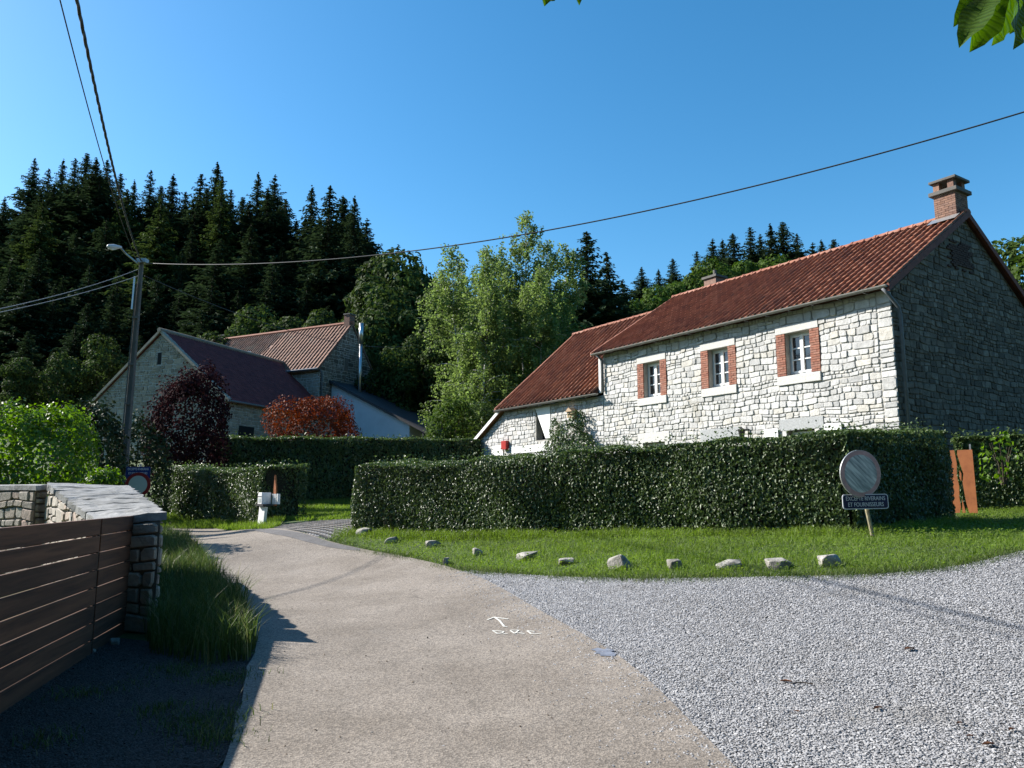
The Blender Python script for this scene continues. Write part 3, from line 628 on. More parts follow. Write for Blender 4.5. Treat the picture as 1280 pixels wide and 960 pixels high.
gab = MB(); gab.prism([f_gable(s, -.001, z) for s, z in ((0.002, 1.2), (8.6, 1.2), (8.6, EZ), (RY, RZ-.05), (0.002, EZ-.05))], (-.3, 0, 0)); gable_o = gab.build('gable_wall', M['dark_mortar'], house)
bk = MB(); bk.box(-18.9, -.35, 8.3, 8.6, 0, 5.9); bk.box(-18.9, -18.6, .36, 8.3, 0, 4.2); bk.build('rear_wall', M['mortar'], house)
for a, b, c, d in ops+ops2: MB().box(a+.001, b-.001, .349, .36, zl(c), zl(d)).build('dark_interior', M['dark'], house)
# what the masonry leaves free
ex = [(c-.73, c+.73, z0-.28, z1+.25) for c, z0, z1 in win]
ex += [(-9.88, -8.27, 3.5, 3.86), (-9.75, -8.35, 2.0, 3.5), (-6.82, -5.14, 3.33, 3.78), (-6.6, -5.35, 1.2, 3.33), (-3.69, -2.2, 3.52, 3.87), (-3.6, -2.35, 2.0, 3.52)]
ex2 = [(-16.4, -15.25, 3.95, 5.45), (-18.26, -15.2, 3.5, 3.82), (-19.9, -18.95, 3.45, 3.95)]
st = [(q, f_front, facade_o) for q in masonry(-11.78, -.40, 2.5, 7.1, ex, seed=3)]+[(q, f_front, facade_o) for q in masonry(-.40, .02, 2.5, 7.1, (), seed=8, h=(.16, .34), asp=(1.8, 3.2), warp=.008)]
st += [(q, f_front, facade_o) for q in masonry(-18.9, -11.78, 2.7, 5.5, ex2, seed=4)]
sl_ = (5.45-3.85)/2.95
st += [(q, f_front, facade_o) for q in masonry(-21.8, -18.9, 2.9, 5.5, ex2, clip=[(-sl_, 1, 3.80+21.85*sl_)], seed=5)]
gs = (RZ-EZ)/RY
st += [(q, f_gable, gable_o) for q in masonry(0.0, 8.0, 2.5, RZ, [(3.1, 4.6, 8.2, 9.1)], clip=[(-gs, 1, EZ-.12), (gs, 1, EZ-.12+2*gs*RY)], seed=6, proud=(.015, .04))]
items = []
for q, fn, par in st:
    wp_ = hw(fn(q[2][0], 0, q[2][1])); x_, y_, dd = proj(wp_)
    vis = 1.0 if (x_ < 1290 and y_ < 560) else .02
    items.append((q[3]/dd**2*vis*(.45 if par is gable_o else 1), par, q, fn))
items.sort(key=lambda t: -t[0]); rest = {}
for i, (s, par, q, fn) in enumerate(items):
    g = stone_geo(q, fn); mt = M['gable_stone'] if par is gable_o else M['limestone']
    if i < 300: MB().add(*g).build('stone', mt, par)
    else: rest.setdefault(par.name, (par, mt, MB()))[2].add(*g)
for par, mt, mb in rest.values(): tag(mb.build('rubble', mt, par), kind='stuff')
# brick patch in the gable
def brick_mesh(w, d, h, name='brick'):
    m = MB(); e = .006; m.hexa([(-w/2, -d, -h/2), (w/2, -d, -h/2), (w/2, 0, -h/2), (-w/2, 0, -h/2), (-w/2, -d, h/2), (w/2, -d, h/2), (w/2, 0, h/2), (-w/2, 0, h/2)])
    me = m.mesh(name); return me
br_long, br_short = brick_mesh(.205, .1, .062), brick_mesh(.095, .1, .062)
for me in (br_long, br_short): me.materials.append(M['brick'])
gbm = MB()
for r in range(13):
    for c in range(7):
        y = 3.12+c*.21+(r % 2)*.1; z = 8.24+r*.068
        if y < 4.5 and not (random.random() < .55 and (c in (0, 6) or r in (0, 1, 11, 12))): gbm.box(.0, .035+random.uniform(0, .012), y+.006, y+.2, zl(z)+.004, zl(z)+.062)
tag(gbm.build('brick_patch', plain('dark brick', (.075, .045, .038), .9, var=.3, scale=12), gable_o), kind='stuff')  # brick tone darker than the window surrounds
# windows
def window(c, z0, z1):
    w = empty('window', (c, 0, zl(z0)), 0); w.parent = house
    H_ = z1-z0; yd = .2
    fr = MB()
    fr.box(-.43, -.37, yd, yd+.07, 0, H_); fr.box(.37, .43, yd, yd+.07, 0, H_); fr.box(-.37, .37, yd, yd+.07, 0, .07); fr.box(-.37, .37, yd, yd+.07, H_-.06, H_)
    fr.box(-.37, -.335, yd-.02, yd+.06, .071, H_-.061); fr.box(.335, .37, yd-.02, yd+.06, .071, H_-.061); fr.box(-.055, .055, yd-.03, yd+.062, .071, H_-.061)
    for s in (-1, 1):
        a, b = (-.334, -.056) if s < 0 else (.056, .334)
        fr.box(a, b, yd-.018, yd+.058, .0711, .13); fr.box(a, b, yd-.018, yd+.058, H_-.115, H_-.0611)
        for k in (1, 2): zc = .13+(H_-.245)*k/3; fr.box(a, b, yd-.01, yd+.05, zc-.017, zc+.017)
    fr.build('frame', M['white_paint'], w, bevel=.004)
    for s in (-1, 1):
        a, b = (-.334, -.056) if s < 0 else (.056, .334)
        for k in range(3):
            p = MB(); q0, q1 = .13+(H_-.245)*k/3+.017*(k > 0), .13+(H_-.245)*(k+1)/3-.017*(k < 2)
            t = random.uniform(-.004, .004); p.hexa([(a, yd+.02+t, q0), (b, yd+.02-t, q0), (b, yd+.026-t, q0), (a, yd+.026+t, q0), (a, yd+.02+t, q1), (b, yd+.02-t, q1), (b, yd+.026-t, q1), (a, yd+.026+t, q1)]); p.build('pane', M['glass'], w)
    cu = MB()
    for s in (-1, 1): cu.box(*sorted((s*.30, s*.06)), yd+.05, yd+.055, .1, H_*.98)
    sb = MB(); sb.hexa([(-.74, -.075, -.28), (.74, -.075, -.28), (.74, .1, -.28), (-.74, .1, -.28), (-.74, -.07, -.012), (.74, -.07, -.012), (.74, .22, .0), (-.74, .22, .0)]); sb.build('sill', M['dressed'], w, bevel=.012)
    lb = MB(); lb.box(-.75, .73, -.055, .18, H_+.003, H_+.25); lb.build('lintel', M['dressed'], w, bevel=.012)
    n = int(round(H_/.0715))
    for s in (-1, 1):
        for r in range(n):
            z = H_*(r+.5)/n; long = (r % 2 == 0)
            if long: L = [(br_long, .43+.105)]+([(br_short, .43+.21+.05)] if True else [])
            else: L = [(br_short, .43+.05), (br_long, .43+.1+.105)]
            for me, off in L:
                o = link('brick', me, w); o.location = (s*(off-.002), .06+random.uniform(-.012, .004), z); o.scale = (1, 1, (H_/n-.011)/.062); o.rotation_euler = (0, random.uniform(-.015, .015), 0)
    jb = MB(); jb.box(-.728, -.431, .0, .3, .0, H_); jb.box(.431, .728, .0, .3, .0, H_); jb.build('brick_bed', M['mortar'], w)
    # brick reveals inside the opening
    return w
for a in win: window(*a)
def bx(name, mat, x0, x1, y0, y1, z0, z1, par=house, bev=.01):
    return MB().box(x0, x1, y0, y1, zl(z0), zl(z1)).build(name, mat, par, bevel=bev)
bx('lintel', M['dressed'], -9.88, -8.27, -.05, .18, 3.5, 3.86); bx('lintel', M['blue_stone'], -6.82, -5.14, -.07, .18, 3.335, 3.78); bx('lintel', M['blue_stone'], -3.69, -2.2, -.05, .18, 3.52, 3.87)
bx('jamb', M['dressed'], -9.75, -9.6, -.045, .2, 2, 3.498); bx('jamb', M['dressed'], -8.5, -8.35, -.045, .2, 2, 3.498)
bx('jamb', M['dressed'], -3.6, -3.45, -.045, .2, 2, 3.518); bx('jamb', M['dressed'], -2.5, -2.35, -.045, .2, 2, 3.518)
for a, b in ((-9.6, -8.5), (-3.45, -2.5)):
    fr = MB(); m = (a+b)/2
    for p, q in ((a, a+.07), (m-.05, m+.05), (b-.07, b)): fr.box(p, q, .18, .25, zl(2.3), zl(3.49))
    fr.box(a+.0705, m-.0505, .18, .25, zl(3.42), zl(3.49)); fr.box(m+.0505, b-.0705, .18, .25, zl(3.42), zl(3.49)); w = fr.build('ground_window', M['white_paint'], house)
    for p, q in ((a+.07, m-.05), (m+.05, b-.07)): MB().box(p, q, .21, .216, zl(2.35), zl(3.42)).build('pane', M['glass'], w)
for x0, x1 in ((-4.22, -3.72), (-2.16, -1.62)):
    s_ = MB().box(x0, x1, -.1, -.062, zl(2.3), zl(3.62)).build('shutter', M['white_paint'], house, bevel=.006)
    MB().box(x0+.08, x1-.08, -.112, -.1005, zl(2.5), zl(3.50)).build('shutter_panel', M['white_paint'], s_, bevel=.005)
bx('lintel', M['white_paint'], -18.26, -15.2, -.04, .18, 3.505, 3.82)
bx('wall_plate', M['white_paint'], -19.9, -18.95, -.05, .05, 3.45, 3.95)
MB().prism([(-16.38, -.03, zl(5.42)), (-15.28, -.03, zl(5.42)), (-15.28, -.03, zl(4.05)), (-15.62, -.03, zl(4.05))], (0, .04, 0)).build('loft_door', M['white_paint'], house)  # slanted edge bares the dark behind, shaped like the reveal's shadow
tag(bx('post_box', M['red_paint'], -18.85, -18.45, -.22, -.04, 3.72, 4.12), 'small red post box')
nb = MB(); nb.box(-13.75, -13.42, -.3, -.05, zl(4.75), zl(5.02)); nb.prism([(-13.82, -.36, zl(5.0)), (-13.585, -.36, zl(5.17)), (-13.35, -.36, zl(5.0))], (0, .34, 0)); nbo = nb.build('nest_box', M['wood_nest'], None)
nbo.matrix_world = HM; tag(nbo, 'small wooden nest box on the stone wall above the climbing plant', 'nest box')
hole = MB(); hole.lathe([(.05, -.302), (.05, -.29)], 16, 'y', (-13.585, 0, zl(4.9))); hole.build('entrance_hole', M['dark'], nbo)
wl = empty('wall_lamp', hw((-4.85, 0, zl(3.3))), H_ANG, 'black iron wall lantern on a bracket between door lintel and shutter', 'lamp')
m = MB(); m.tube([(0, -.04, .0), (0, -.25, .1), (0, -.38, .34), (0, -.36, .42)], .018, 6); m.tube([(-.25, -.05, .38), (.0, -.05, .38), (.0, -.06, .0)], .02, 5); m.build('bracket', M['black_iron'], wl)
m = MB(); m.lathe([(.02, .40), (.13, .34), (.11, .3), (.07, .12), (.03, .08)], 8, 'z', (0, -.36, 0)); m.build('lantern', M['black_iron'], wl)
# roofs
def slope(u0, y0, z0, y1, z1):
    L = math.hypot(y1-y0, z1-z0); vy, vz = (y1-y0)/L, (z1-z0)/L
    return L, (lambda u, v, n: (u0+u, y0+vy*v-vz*n, z0+vz*v+vy*n-HZ))
def deck(name, x0, x1, pts, th, mat):
    m = MB(); m.prism([(x0, y, zl(z)) for y, z in pts]+[(x0, y, zl(z)-th) for y, z in pts[::-1]], (x1-x0, 0, 0)); return m.build(name, mat, house)
ROOFDK = plain('roof underlay', (.10, .045, .035), .9)
roof1 = deck('main_roof', -12.02, .16, [(-.32, 7.13), (RY, RZ+.02), (8.95, 7.13)], .1, ROOFDK)
LEZ, LRY, LRZ = 5.58, 4.45, 9.72
roof2 = deck('low_roof', -19.15, -12.03, [(-.3, LEZ), (LRY, LRZ), (8.9, 5.6)], .1, ROOFDK)
titems = []
def lay(par, u0, u1, y0, z0, y1, z1, tw=.25, tl=.335):
    L, fn = slope(u0, y0, z0, y1, z1); nc = int(round((u1-u0)/tw)); nr = int(round(L/tl)); tw = (u1-u0)/nc; tl = L/nr
    for r in range(nr):
        for c in range(nc):
            ju, jn = random.uniform(-.006, .006), random.uniform(0, .008); jv = random.uniform(-.012, .012)
            f = lambda u, v, n, a=c*tw+ju, b=r*tl+jv-.04, k=jn: fn(u+a, v+b, n+k)
            x_, y_, dd = proj(hw(fn(c*tw+tw/2, r*tl, 0))); titems.append((1/dd**2, par, tile_geo(tw, tl*1.14, f, roll=.06*tw/.22)))
lay(roof1, -12.05, .18, -.33, 7.16, RY-.02, RZ+.03)
lay(roof2, -19.18, -12.02, -.31, LEZ+.03, LRY-.02, LRZ+.02, .31, .36)
put_pieces(titems, 300, M['tile'], 'tile', 'pantiles')
def ridge(par, x0, x1, y, z, step=.42):
    n = int((x1-x0)/step); step = (x1-x0)/n; ms = MB(); k = 8
    pr = [(.145*math.cos(math.pi*i/k), .125*math.sin(math.pi*i/k)) for i in range(k+1)]
    for q, (X, s) in enumerate(((0, 1.12), (.07, 1.12), (.075, 1.0), (step+.03, .97))): ms.v += [(X, a*s, b*s) for a, b in pr]
    for r in range(3): ms.f += [(r*(k+1)+i, r*(k+1)+i+1, (r+1)*(k+1)+i+1, (r+1)*(k+1)+i) for i in range(k)]
    ms.f += [tuple(range(k+1)), tuple(range(3*(k+1), 4*(k+1)))]
    me = ms.mesh('ridge_tile'); me.materials.append(M['ridge'])
    for i in range(n):
        o = link('ridge_tile', me, par); o.location = (x1-(i+1)*step, y, zl(z)+random.uniform(-.006, .012)); o.rotation_euler = (random.uniform(-.05, .05), random.uniform(-.01, .01), random.uniform(-.015, .015))
ridge(roof1, -12.05, .16, RY, RZ+.0); ridge(roof2, -19.2, -12.06, LRY, LRZ)
# verges
vg = MB()
for y0, z0, y1, z1 in ((-.36, 7.10, RY, RZ), (RY, RZ, 8.95, 7.10)): vg.prism([(.10, y0, zl(z0)-.14), (.10, y1, zl(z1)-.14), (.10, y1, zl(z1)+.06), (.10, y0, zl(z0)+.06)], (.09, 0, 0))
vg.build('verge', plain('verge tile', (.16, .05, .035), .7, var=.3), roof1)
vg = MB(); vg.prism([(-12.08, -.36, zl(7.05)), (-12.08, RY, zl(RZ)-.1), (-12.08, RY, zl(RZ)+.06), (-12.08, -.36, zl(7.21))], (-.06, 0, 0)); vg.build('verge', M['ridge'], roof1)
vg = MB(); vg.prism([(-19.2, -.34, zl(LEZ)-.1), (-19.2, LRY, zl(LRZ)-.1), (-19.2, LRY, zl(LRZ)+.07), (-19.2, -.34, zl(LEZ)+.07)], (-.06, 0, 0)); vg.build('verge', M['ridge'], roof2)
# side catslide at the far end, seen edge on
cs = MB(); cs.prism([(-18.7, -.25, zl(5.66)), (-22.1, -.25, zl(3.78)), (-22.1, -.25, zl(3.9)), (-18.7, -.25, zl(5.78))], (0, 8.8, 0)); cs.build('side_roof', M['tile'], house)
fb = MB(); fb.prism([(-18.75, -.28, zl(5.55)), (-22.1, -.28, zl(3.70)), (-22.1, -.28, zl(3.87)), (-18.75, -.28, zl(5.72))], (0, .025, 0)); fb.build('barge_board', M['white_paint'], house)
# gutters and pipes
def gutter(x0, x1, y, z, r=.075):
    m = MB(); k = 8
    for X in (x0, x1): m.v += [(X, y+r*math.cos(math.pi+math.pi*i/k), zl(z)+r*math.sin(math.pi+math.pi*i/k)) for i in range(k+1)]
    for X in (x0, x1): m.v += [(X, y+(r-.012)*math.cos(math.pi+math.pi*i/k), zl(z)+.003+(r-.012)*math.sin(math.pi+math.pi*i/k)) for i in range(k+1)]
    n = k+1; m.f += [(i, i+1, n+i+1, n+i) for i in range(k)]+[(2*n+i, 3*n+i, 3*n+i+1, 2*n+i+1) for i in range(k)]+[(0, n, 3*n, 2*n), (k, 2*n+k, 3*n+k, n+k)]
    m.f += [tuple(range(k+1)), tuple(range(n, 2*n))]
    x = x0+.3
    while x < x1: m.box(x-.012, x+.012, y-.01, y+.18, zl(z)-.1, zl(z)-.088); x += .8
    return m.build('gutter', M['zinc'], house)
gutter(-12.0, .15, -.40, 7.12); gutter(-19.15, -11.75, -.38, 5.55)
dp = MB(); dp.tube([(.02, -.40, zl(7.05)), (.1, -.3, zl(6.9)), (.12, .12, zl(6.6)), (.12, .2, zl(6.4)), (.12, .2, zl(1.2))], .05, 8); dp.build('downpipe', M['pipe'], house, True)
dp = MB(); dp.tube([(-11.72, -.40, zl(7.05)), (-11.7, -.12, zl(6.85)), (-11.7, -.1, zl(5.62))], .045, 8); dp.build('downpipe', M['pipe'], house, True)
bx('corner_board', M['white_paint'], -11.98, -11.86, -.08, 0, 5.6, 7.0)
# chimneys
def chimney(x0, x1, y0, y1, z0, z1, flue_hole=True, bands=True):
    ch = MB().box(x0+.012, x1-.012, y0+.012, y1-.012, zl(z0), zl(z1)).build('chimney', M['mortar'], house)
    hgt = .068; n = int((z1-z0)/hgt); cx, cy = (x0+x1)/2, (y0+y1)/2; me_l = {}
    for r in range(n):
        z = z0+(r+.5)*hgt
        for face, (a, b) in (('f', (x0, x1)), ('r', (y0, y1))):
            nb_ = max(2, int(round((b-a)/.21))); w = (b-a)/nb_; off = (r % 2)*w/2; p = a-off
            while p < b-.02:
                q0, q1 = max(a, p), min(b, p+w)
                if q1-q0 > .03:
                    key = (round(q1-q0, 3))
                    if key not in me_l: me_l[key] = brick_mesh(key-.012, .1, hgt-.011); me_l[key].materials.append(M['chimney_brick'])
                    o = link('brick', me_l[key], ch); jit = random.uniform(0, .006)
                    if face == 'f': o.location = ((q0+q1)/2, y0+.1-jit, zl(z))
                    else: o.location = (x1-.1+jit, (q0+q1)/2, zl(z)); o.rotation_euler = (0, 0, math.pi/2)
                p += w
    return ch
cx0, cx1, cy0, cy1 = -.66, -.01, 3.98, 4.72
ch = chimney(cx0, cx1, cy0, cy1, 9.6, 10.78)
m = MB(); m.box(cx0-.1, cx1+.1, cy0-.1, cy1+.1, zl(10.78), zl(10.9)); m.build('band', M['concrete'], ch, bevel=.01)
for px_, py_ in ((cx0+.1, cy0+.1), (cx1-.12, cy0+.1), (cx0+.1, cy1-.12), (cx1-.12, cy1-.12)): MB().box(px_-.09, px_+.09, py_-.09, py_+.09, zl(10.9), zl(11.18)).build('pier', M['chimney_brick'], ch)
m = MB(); m.box(cx0-.08, cx1+.08, cy0-.08, cy1+.08, zl(11.181), zl(11.26)); m.build('cap', M['concrete'], ch, bevel=.01)
m = MB(); m.tube([(cx0+.45, cy0+.35, zl(10.9)), (cx0+.42, cy0+.3, zl(11.1))], .05, 8); m.build('flue_pot', M['ridge'], ch)
fl = MB(); L_, fn_ = slope(0, -.32, 7.13, RY, RZ+.02)
v0 = (cy0-.36+.32)/(RY+.32)*L_
fl.add([fn_(cx0-.1, v0+.1, .125), fn_(cx1+.1, v0+.1, .125), fn_(cx1+.1, v0+.5, .128), fn_(cx0-.1, v0+.5, .128)], [(0, 1, 2, 3)])
fl.prism([(cx0-.03, cy0-.035, zl(9.6)), (cx1+.03, cy0-.035, zl(9.6)), (cx1+.03, cy0-.035, zl(10.02)), (cx0-.03, cy0-.035, zl(10.02))], (0, .02, 0)); fl.build('flashing', M['galv'], ch)
ch2 = MB().box(-10.95, -10.3, 5.0, 5.6, zl(9.3), zl(10.75)).build('chimney', M['chimney_brick'], house)
MB().box(-11.02, -10.23, 4.93, 5.67, zl(10.75), zl(10.85)).build('cap', M['concrete'], ch2); MB().tube([(-10.6, 5.3, zl(10.85)), (-10.6, 5.3, zl(11.15))], .07, 8).build('flue_pot', M['concrete'], ch2)
# ------------------------------------------------------------------ barn and far house on the left
def stones_into(par, lst, fn, mat, nmax=0):
    mb = MB()
    for q in lst: mb.add(*stone_geo(q, fn))
    return tag(mb.build('rubble', mat, par), kind='stuff')
def joined_tiles(par, fn, L, width, tw, tl, mat, skip=None, name='tiles'):
    mb = MB(); nc = int(width/tw); nr = int(L/tl); tw = width/nc; tl = L/nr
    for r in range(nr):
        for c in range(nc):
            if skip and skip(c*tw, r*tl): continue
            a, b, k = c*tw+random.uniform(-.006, .006), r*tl-.03+random.uniform(-.01, .01), random.uniform(0, .012)
            mb.add(*tile_geo(tw, tl*1.14, lambda u, v, n: fn(u+a, v+b, n+k), seg=4))
    return tag(mb.build(name, mat, par), kind='stuff')
BA = math.atan2(-.327, .945)
bG = at(283, 497, 45); BZ = 3.3
bdir = np.array([.945, -.327])
def along(px, base, dr):     # distance t with pixel column px (upright plane) from base along dr
    u = (px-640)/960; d0 = base[1]*math.cos(PITCH)+5*math.sin(PITCH); k = dr[1]*math.cos(PITCH)
    return (base[0]-u*d0)/(u*k-dr[0])
bw = abs(along(115, bG, -bdir)); bL = bG[:2]-bdir*bw
barn = empty('stone_barn', (bL[0], bL[1], BZ), BA, 'low stone barn with pointed gable and dark purple tiled roof behind the copper shrub', 'barn')
BEZ = bG[2]-BZ; BPZ = zat(413, 46)-BZ; BLEN = 14.5; bm_ = bw/2
m = MB(); m.prism([(0, 0, 0), (bw, 0, 0), (bw, 0, BEZ), (bm_, 0, BPZ-.1), (0, 0, BEZ)], (0, BLEN, 0)); bwall = m.build('wall', M['mortar'], barn)
bs = (BPZ-.1-BEZ)/bm_
fb = lambda s, d, z: (s, -d, z)
stones_into(bwall, masonry(.0, bw, .5, BPZ, [(bm_-.22, bm_+.12, BPZ-2.05, BPZ-1.2)], clip=[(-bs, 1, BEZ-.05), (bs, 1, BEZ-.05+2*bs*bm_)], seed=11, h=(.16, .34), joint=.02), fb, M['barn_stone'])
stones_into(bwall, masonry(0, 9, 1.2, BEZ, seed=12, h=(.16, .34), joint=.02), lambda s, d, z: (bw+d, s, z), M['barn_stone'])
MB().box(bm_-.2, bm_+.1, -.01, .02, BPZ-2.0, BPZ-1.25).build('slit_opening', M['dark'], barn)
MB().box(bw-.02, bw+.06, 1.2, 2.6, 1.0, 2.5).build('side_opening', M['dark'], barn)
def gable_roof(par, W_, Ln, pz, ez, mid, mat, th=.12, ov=.3, oy=.2, right=True, left=True, tw=.24, tl=.36, z2=None, w2=None):
    w2 = W_ if w2 is None else w2; z2 = ez if z2 is None else z2
    sL = (pz-ez)/mid; sR = (pz-z2)/(w2-mid)
    pts = [(-ov, ez-ov*sL), (mid, pz), (w2+ov, z2-ov*sR)]
    m = MB(); m.prism([(x, -oy, z) for x, z in pts]+[(x, -oy, z-th) for x, z in pts[::-1]], (0, Ln+2*oy, 0)); ro = m.build('roof', mat, par)
    return ro, pts
broof, bp = gable_roof(barn, bw, BLEN, BPZ+.08, BEZ+.08, bm_, M['purple_tile'], oy=.12)
Lr = math.hypot(bp[2][0]-bp[1][0], bp[2][1]-bp[1][1]); vx, vz = (bp[1][0]-bp[2][0])/Lr, (bp[1][1]-bp[2][1])/Lr
joined_tiles(broof, lambda u, v, n: (bp[2][0]+vx*v-vz*n*-1, u-.1, bp[2][1]+vz*v+abs(vx)*n), Lr, BLEN+.2, .235, .33, M['purple_tile'])
m = MB()
for (a, b) in ((0, 1), (1, 2)):
    m.prism([(bp[a][0], -.2, bp[a][1]-.1), (bp[b][0], -.2, bp[b][1]-.1), (bp[b][0], -.2, bp[b][1]+.1), (bp[a][0], -.2, bp[a][1]+.1)], (0, .34, 0))
m.tube([(bm_, -.25, BPZ+.14), (bm_, BLEN, BPZ+.14)], .15, 8); m.build('verge_coping', M['barn_stone'], broof)
MB().tube([(bw+.32, -.1, BEZ-.2), (bw+.32, BLEN, BEZ-.2)], .07, 6).build('gutter', M['pipe'], barn)

h2d = np.array([-.888, .460]); hC = at(400, 457, 56); H2Z = 4.4
H2A = math.atan2(-h2d[1], -h2d[0])
h2 = empty('far_stone_house', (hC[0], hC[1], H2Z), H2A, 'tall stone house with striped red roof, brick chimneys and steel flue behind the barn', 'house')
E2 = hC[2]-H2Z; P2 = zat(405, 59)-H2Z; L2 = 15.5; MID = 3.5; W2 = 8.0; E2b = zat(500, 62)-H2Z
m = MB(); m.prism([(0, 0, 0), (0, W2, 0), (0, W2, E2b), (0, MID, P2-.1), (0, 0, E2)], (-L2, 0, 0)); w2o = m.build('wall', M['mortar'], h2)
sA, sB = (P2-E2)/MID, (P2-E2b)/(W2-MID)
stones_into(w2o, masonry(-7.5, 0, 2.5, E2, seed=21, h=(.2, .4), joint=.025), lambda s, d, z: (s, -d, z), M['barn_stone'])
stones_into(w2o, masonry(0, W2, 2.5, P2, [(1.4, 2.5, 3.1, 4.9), (2.7, 3.2, 6.7, 7.8)], clip=[(-sA, 1, E2-.1), (sB, 1, P2-.1+sB*MID)], seed=22, h=(.2, .4), joint=.025, proud=(.01, .04)), lambda s, d, z: (d, s, z), M['gable_stone'])
m = MB(); pts2 = [(-.3, E2-.3*sA+.06), (MID, P2+.06), (W2+.3, E2b-.3*sB+.06)]
m.prism([(.12, y, z) for y, z in pts2]+[(.12, y, z-.14) for y, z in pts2[::-1]], (-L2-.2, 0, 0)); r2o = m.build('roof', M['old_tile'], h2)
L_ = math.hypot(pts2[1][0]-pts2[0][0], pts2[1][1]-pts2[0][1]); cy_, sz_ = (pts2[1][0]-pts2[0][0])/L_, (pts2[1][1]-pts2[0][1])/L_
fn2 = lambda u, v, n: (-L2-.05+u, pts2[0][0]+cy_*v-sz_*n, pts2[0][1]+sz_*v+cy_*n)
joined_tiles(r2o, fn2, L_, L2+.2, .36, .42, M['far_tile'], skip=lambda u, v: u < 7.2+v*.25)
joined_tiles(r2o, fn2, L_, L2+.2, .27, .27, M['old_tile'], skip=lambda u, v: u >= 7.2+v*.25, name='flat_tiles')
MB().tube([(-L2, MID, P2+.1), (.15, MID, P2+.1)], .15, 8).build('ridge_tile', M['ridge'], r2o)
MB().tube([(-8, -.36, E2-.28), (.1, -.36, E2-.28)], .08, 6).build('gutter', M['pipe'], h2)
MB().tube([(.1, -.1, E2-.3), (.1, .15, E2-.6), (.1, .15, 1)], .06, 6).build('downpipe', M['pipe'], h2, True)
for x0, x1, y0, y1, zt, mt in ((-.55, -.02, MID-.3, MID+.35, P2+.75, M['chimney_brick']), (-L2+.3, -L2+1.1, MID+.3, MID+1.0, P2+.55, M['chimney_brick'])):
    c_ = MB().box(x0, x1, y0, y1, P2-1.3, zt).build('chimney', mt, h2); MB().box(x0-.06, x1+.06, y0-.06, y1+.06, zt, zt+.1).build('cap', M['concrete'], c_)
MB().tube([(-8.2, .9, P2-3.0), (-8.2, .9, P2-1.9)], .16, 8).build('roof_vent', M['steel'], r2o)
wd = MB(); wd.box(.0, .05, 1.5, 2.4, 3.2, 4.5); wd.build('window', M['dark'], h2)
MB().box(.0, .1, 1.35, 2.55, 4.5, 4.85).build('lintel', M['dressed'], h2); MB().box(.04, .09, 1.05, 1.5, 3.2, 4.5).build('shutter', M['slate'], h2); MB().box(.04, .09, 2.4, 2.85, 3.2, 4.5).build('shutter', M['slate'], h2)
MB().box(.0, .07, 2.75, 3.15, 6.75, 7.75).build('opening', M['dark_mortar'], h2)
# white lean-to at the gable
AZ0 = zat(478, 56.5)-H2Z; AZ1 = zat(530, 53.4)-H2Z; LA = 7.2; asl = (AZ0-AZ1)/LA
m = MB(); m.prism([(.06, 1.3, 0), (LA, 1.3, 0), (LA, 1.3, AZ1), (.06, 1.3, AZ0)], (0, 5.0, 0)); m.build('annex_wall', M['white_render'], h2)
m = MB(); m.prism([(.06, 1.0, AZ0+.02), (LA+1.7, 1.0, AZ1-1.7*asl+.02), (LA+1.7, 1.0, AZ1-1.7*asl+.22), (.06, 1.0, AZ0+.22)], (0, 5.6, 0)); m.build('annex_roof', M['slate'], h2)
MB().box(LA+1.2, LA+1.35, 1.1, 1.25, 0, AZ1-1.2*asl).build('annex_post', M['slate'], h2)
fz0, fz1 = zat(495, 57)-H2Z, zat(402, 57)-H2Z
fx = along(448, hC+np.array([.46, .888, 0])*2.6, np.array([.888, -.46]))
m = MB(); m.tube([(fx, 2.6, fz0-.4), (fx, 2.6, fz1-1.6)], .12, 10); m.tube([(fx, 2.6, fz1-1.6), (fx, 2.6, fz1)], .17, 10); m.lathe([(.3, 0), (.16, .3)], 10, 'z', (fx, 2.6, fz0-.2)); m.build('flue', M['steel'], h2, True)

# ------------------------------------------------------------------ wooden gate and garden walls
G0, G1 = np.array([-3.14, 3.1]), np.array([-4.42, 9.05])
gd = norm((G1-G0)[None])[0]; gl = float(np.hypot(*(G1-G0)))
GA = math.atan2(gd[1], gd[0])
gate = empty('wooden_gate', (G0[0], G0[1], -.05), GA, 'dark wooden gate of wide horizontal boards beside the stone pillar', 'gate')
u_j = gl-1.2; nb_ = 8; ph_ = .1575; gap = .0125; zb = .075
for k in range(nb_):
    z = zb+k*(ph_+gap)
    for (a, b) in ((0, 2.2), (2.206, u_j-.02), (u_j+.02, gl)):
        o = MB().box(0, b-a, -.02, .02, 0, ph_).build('board', M['gate_wood'], gate, bevel=.004); o.location = (a, random.uniform(-.004, .004), z+random.uniform(-.0012, .0012)); o.rotation_euler = (random.uniform(-.012, .012), random.uniform(-.0006, .0006), 0)
for x in (.06, 1.4, 2.2, u_j-.09, u_j+.09, gl-.07):
    MB().box(x-.045, x+.045, .021, .075, .0, 1.33).build('batten', M['gate_wood'], gate)
for x in (u_j-.02+.001,):
    MB().box(x+.004, x+.034, -.012, .018, .05, 1.38).build('dark_gap_strip', M['black_iron'], gate)  # black strip added as the dark gap between the gate panels
for z in (.35, 1.05): MB().box(u_j-.3, u_j+.3, .0755, .083, z, z+.05).build('strap_hinge', M['black_iron'], gate)

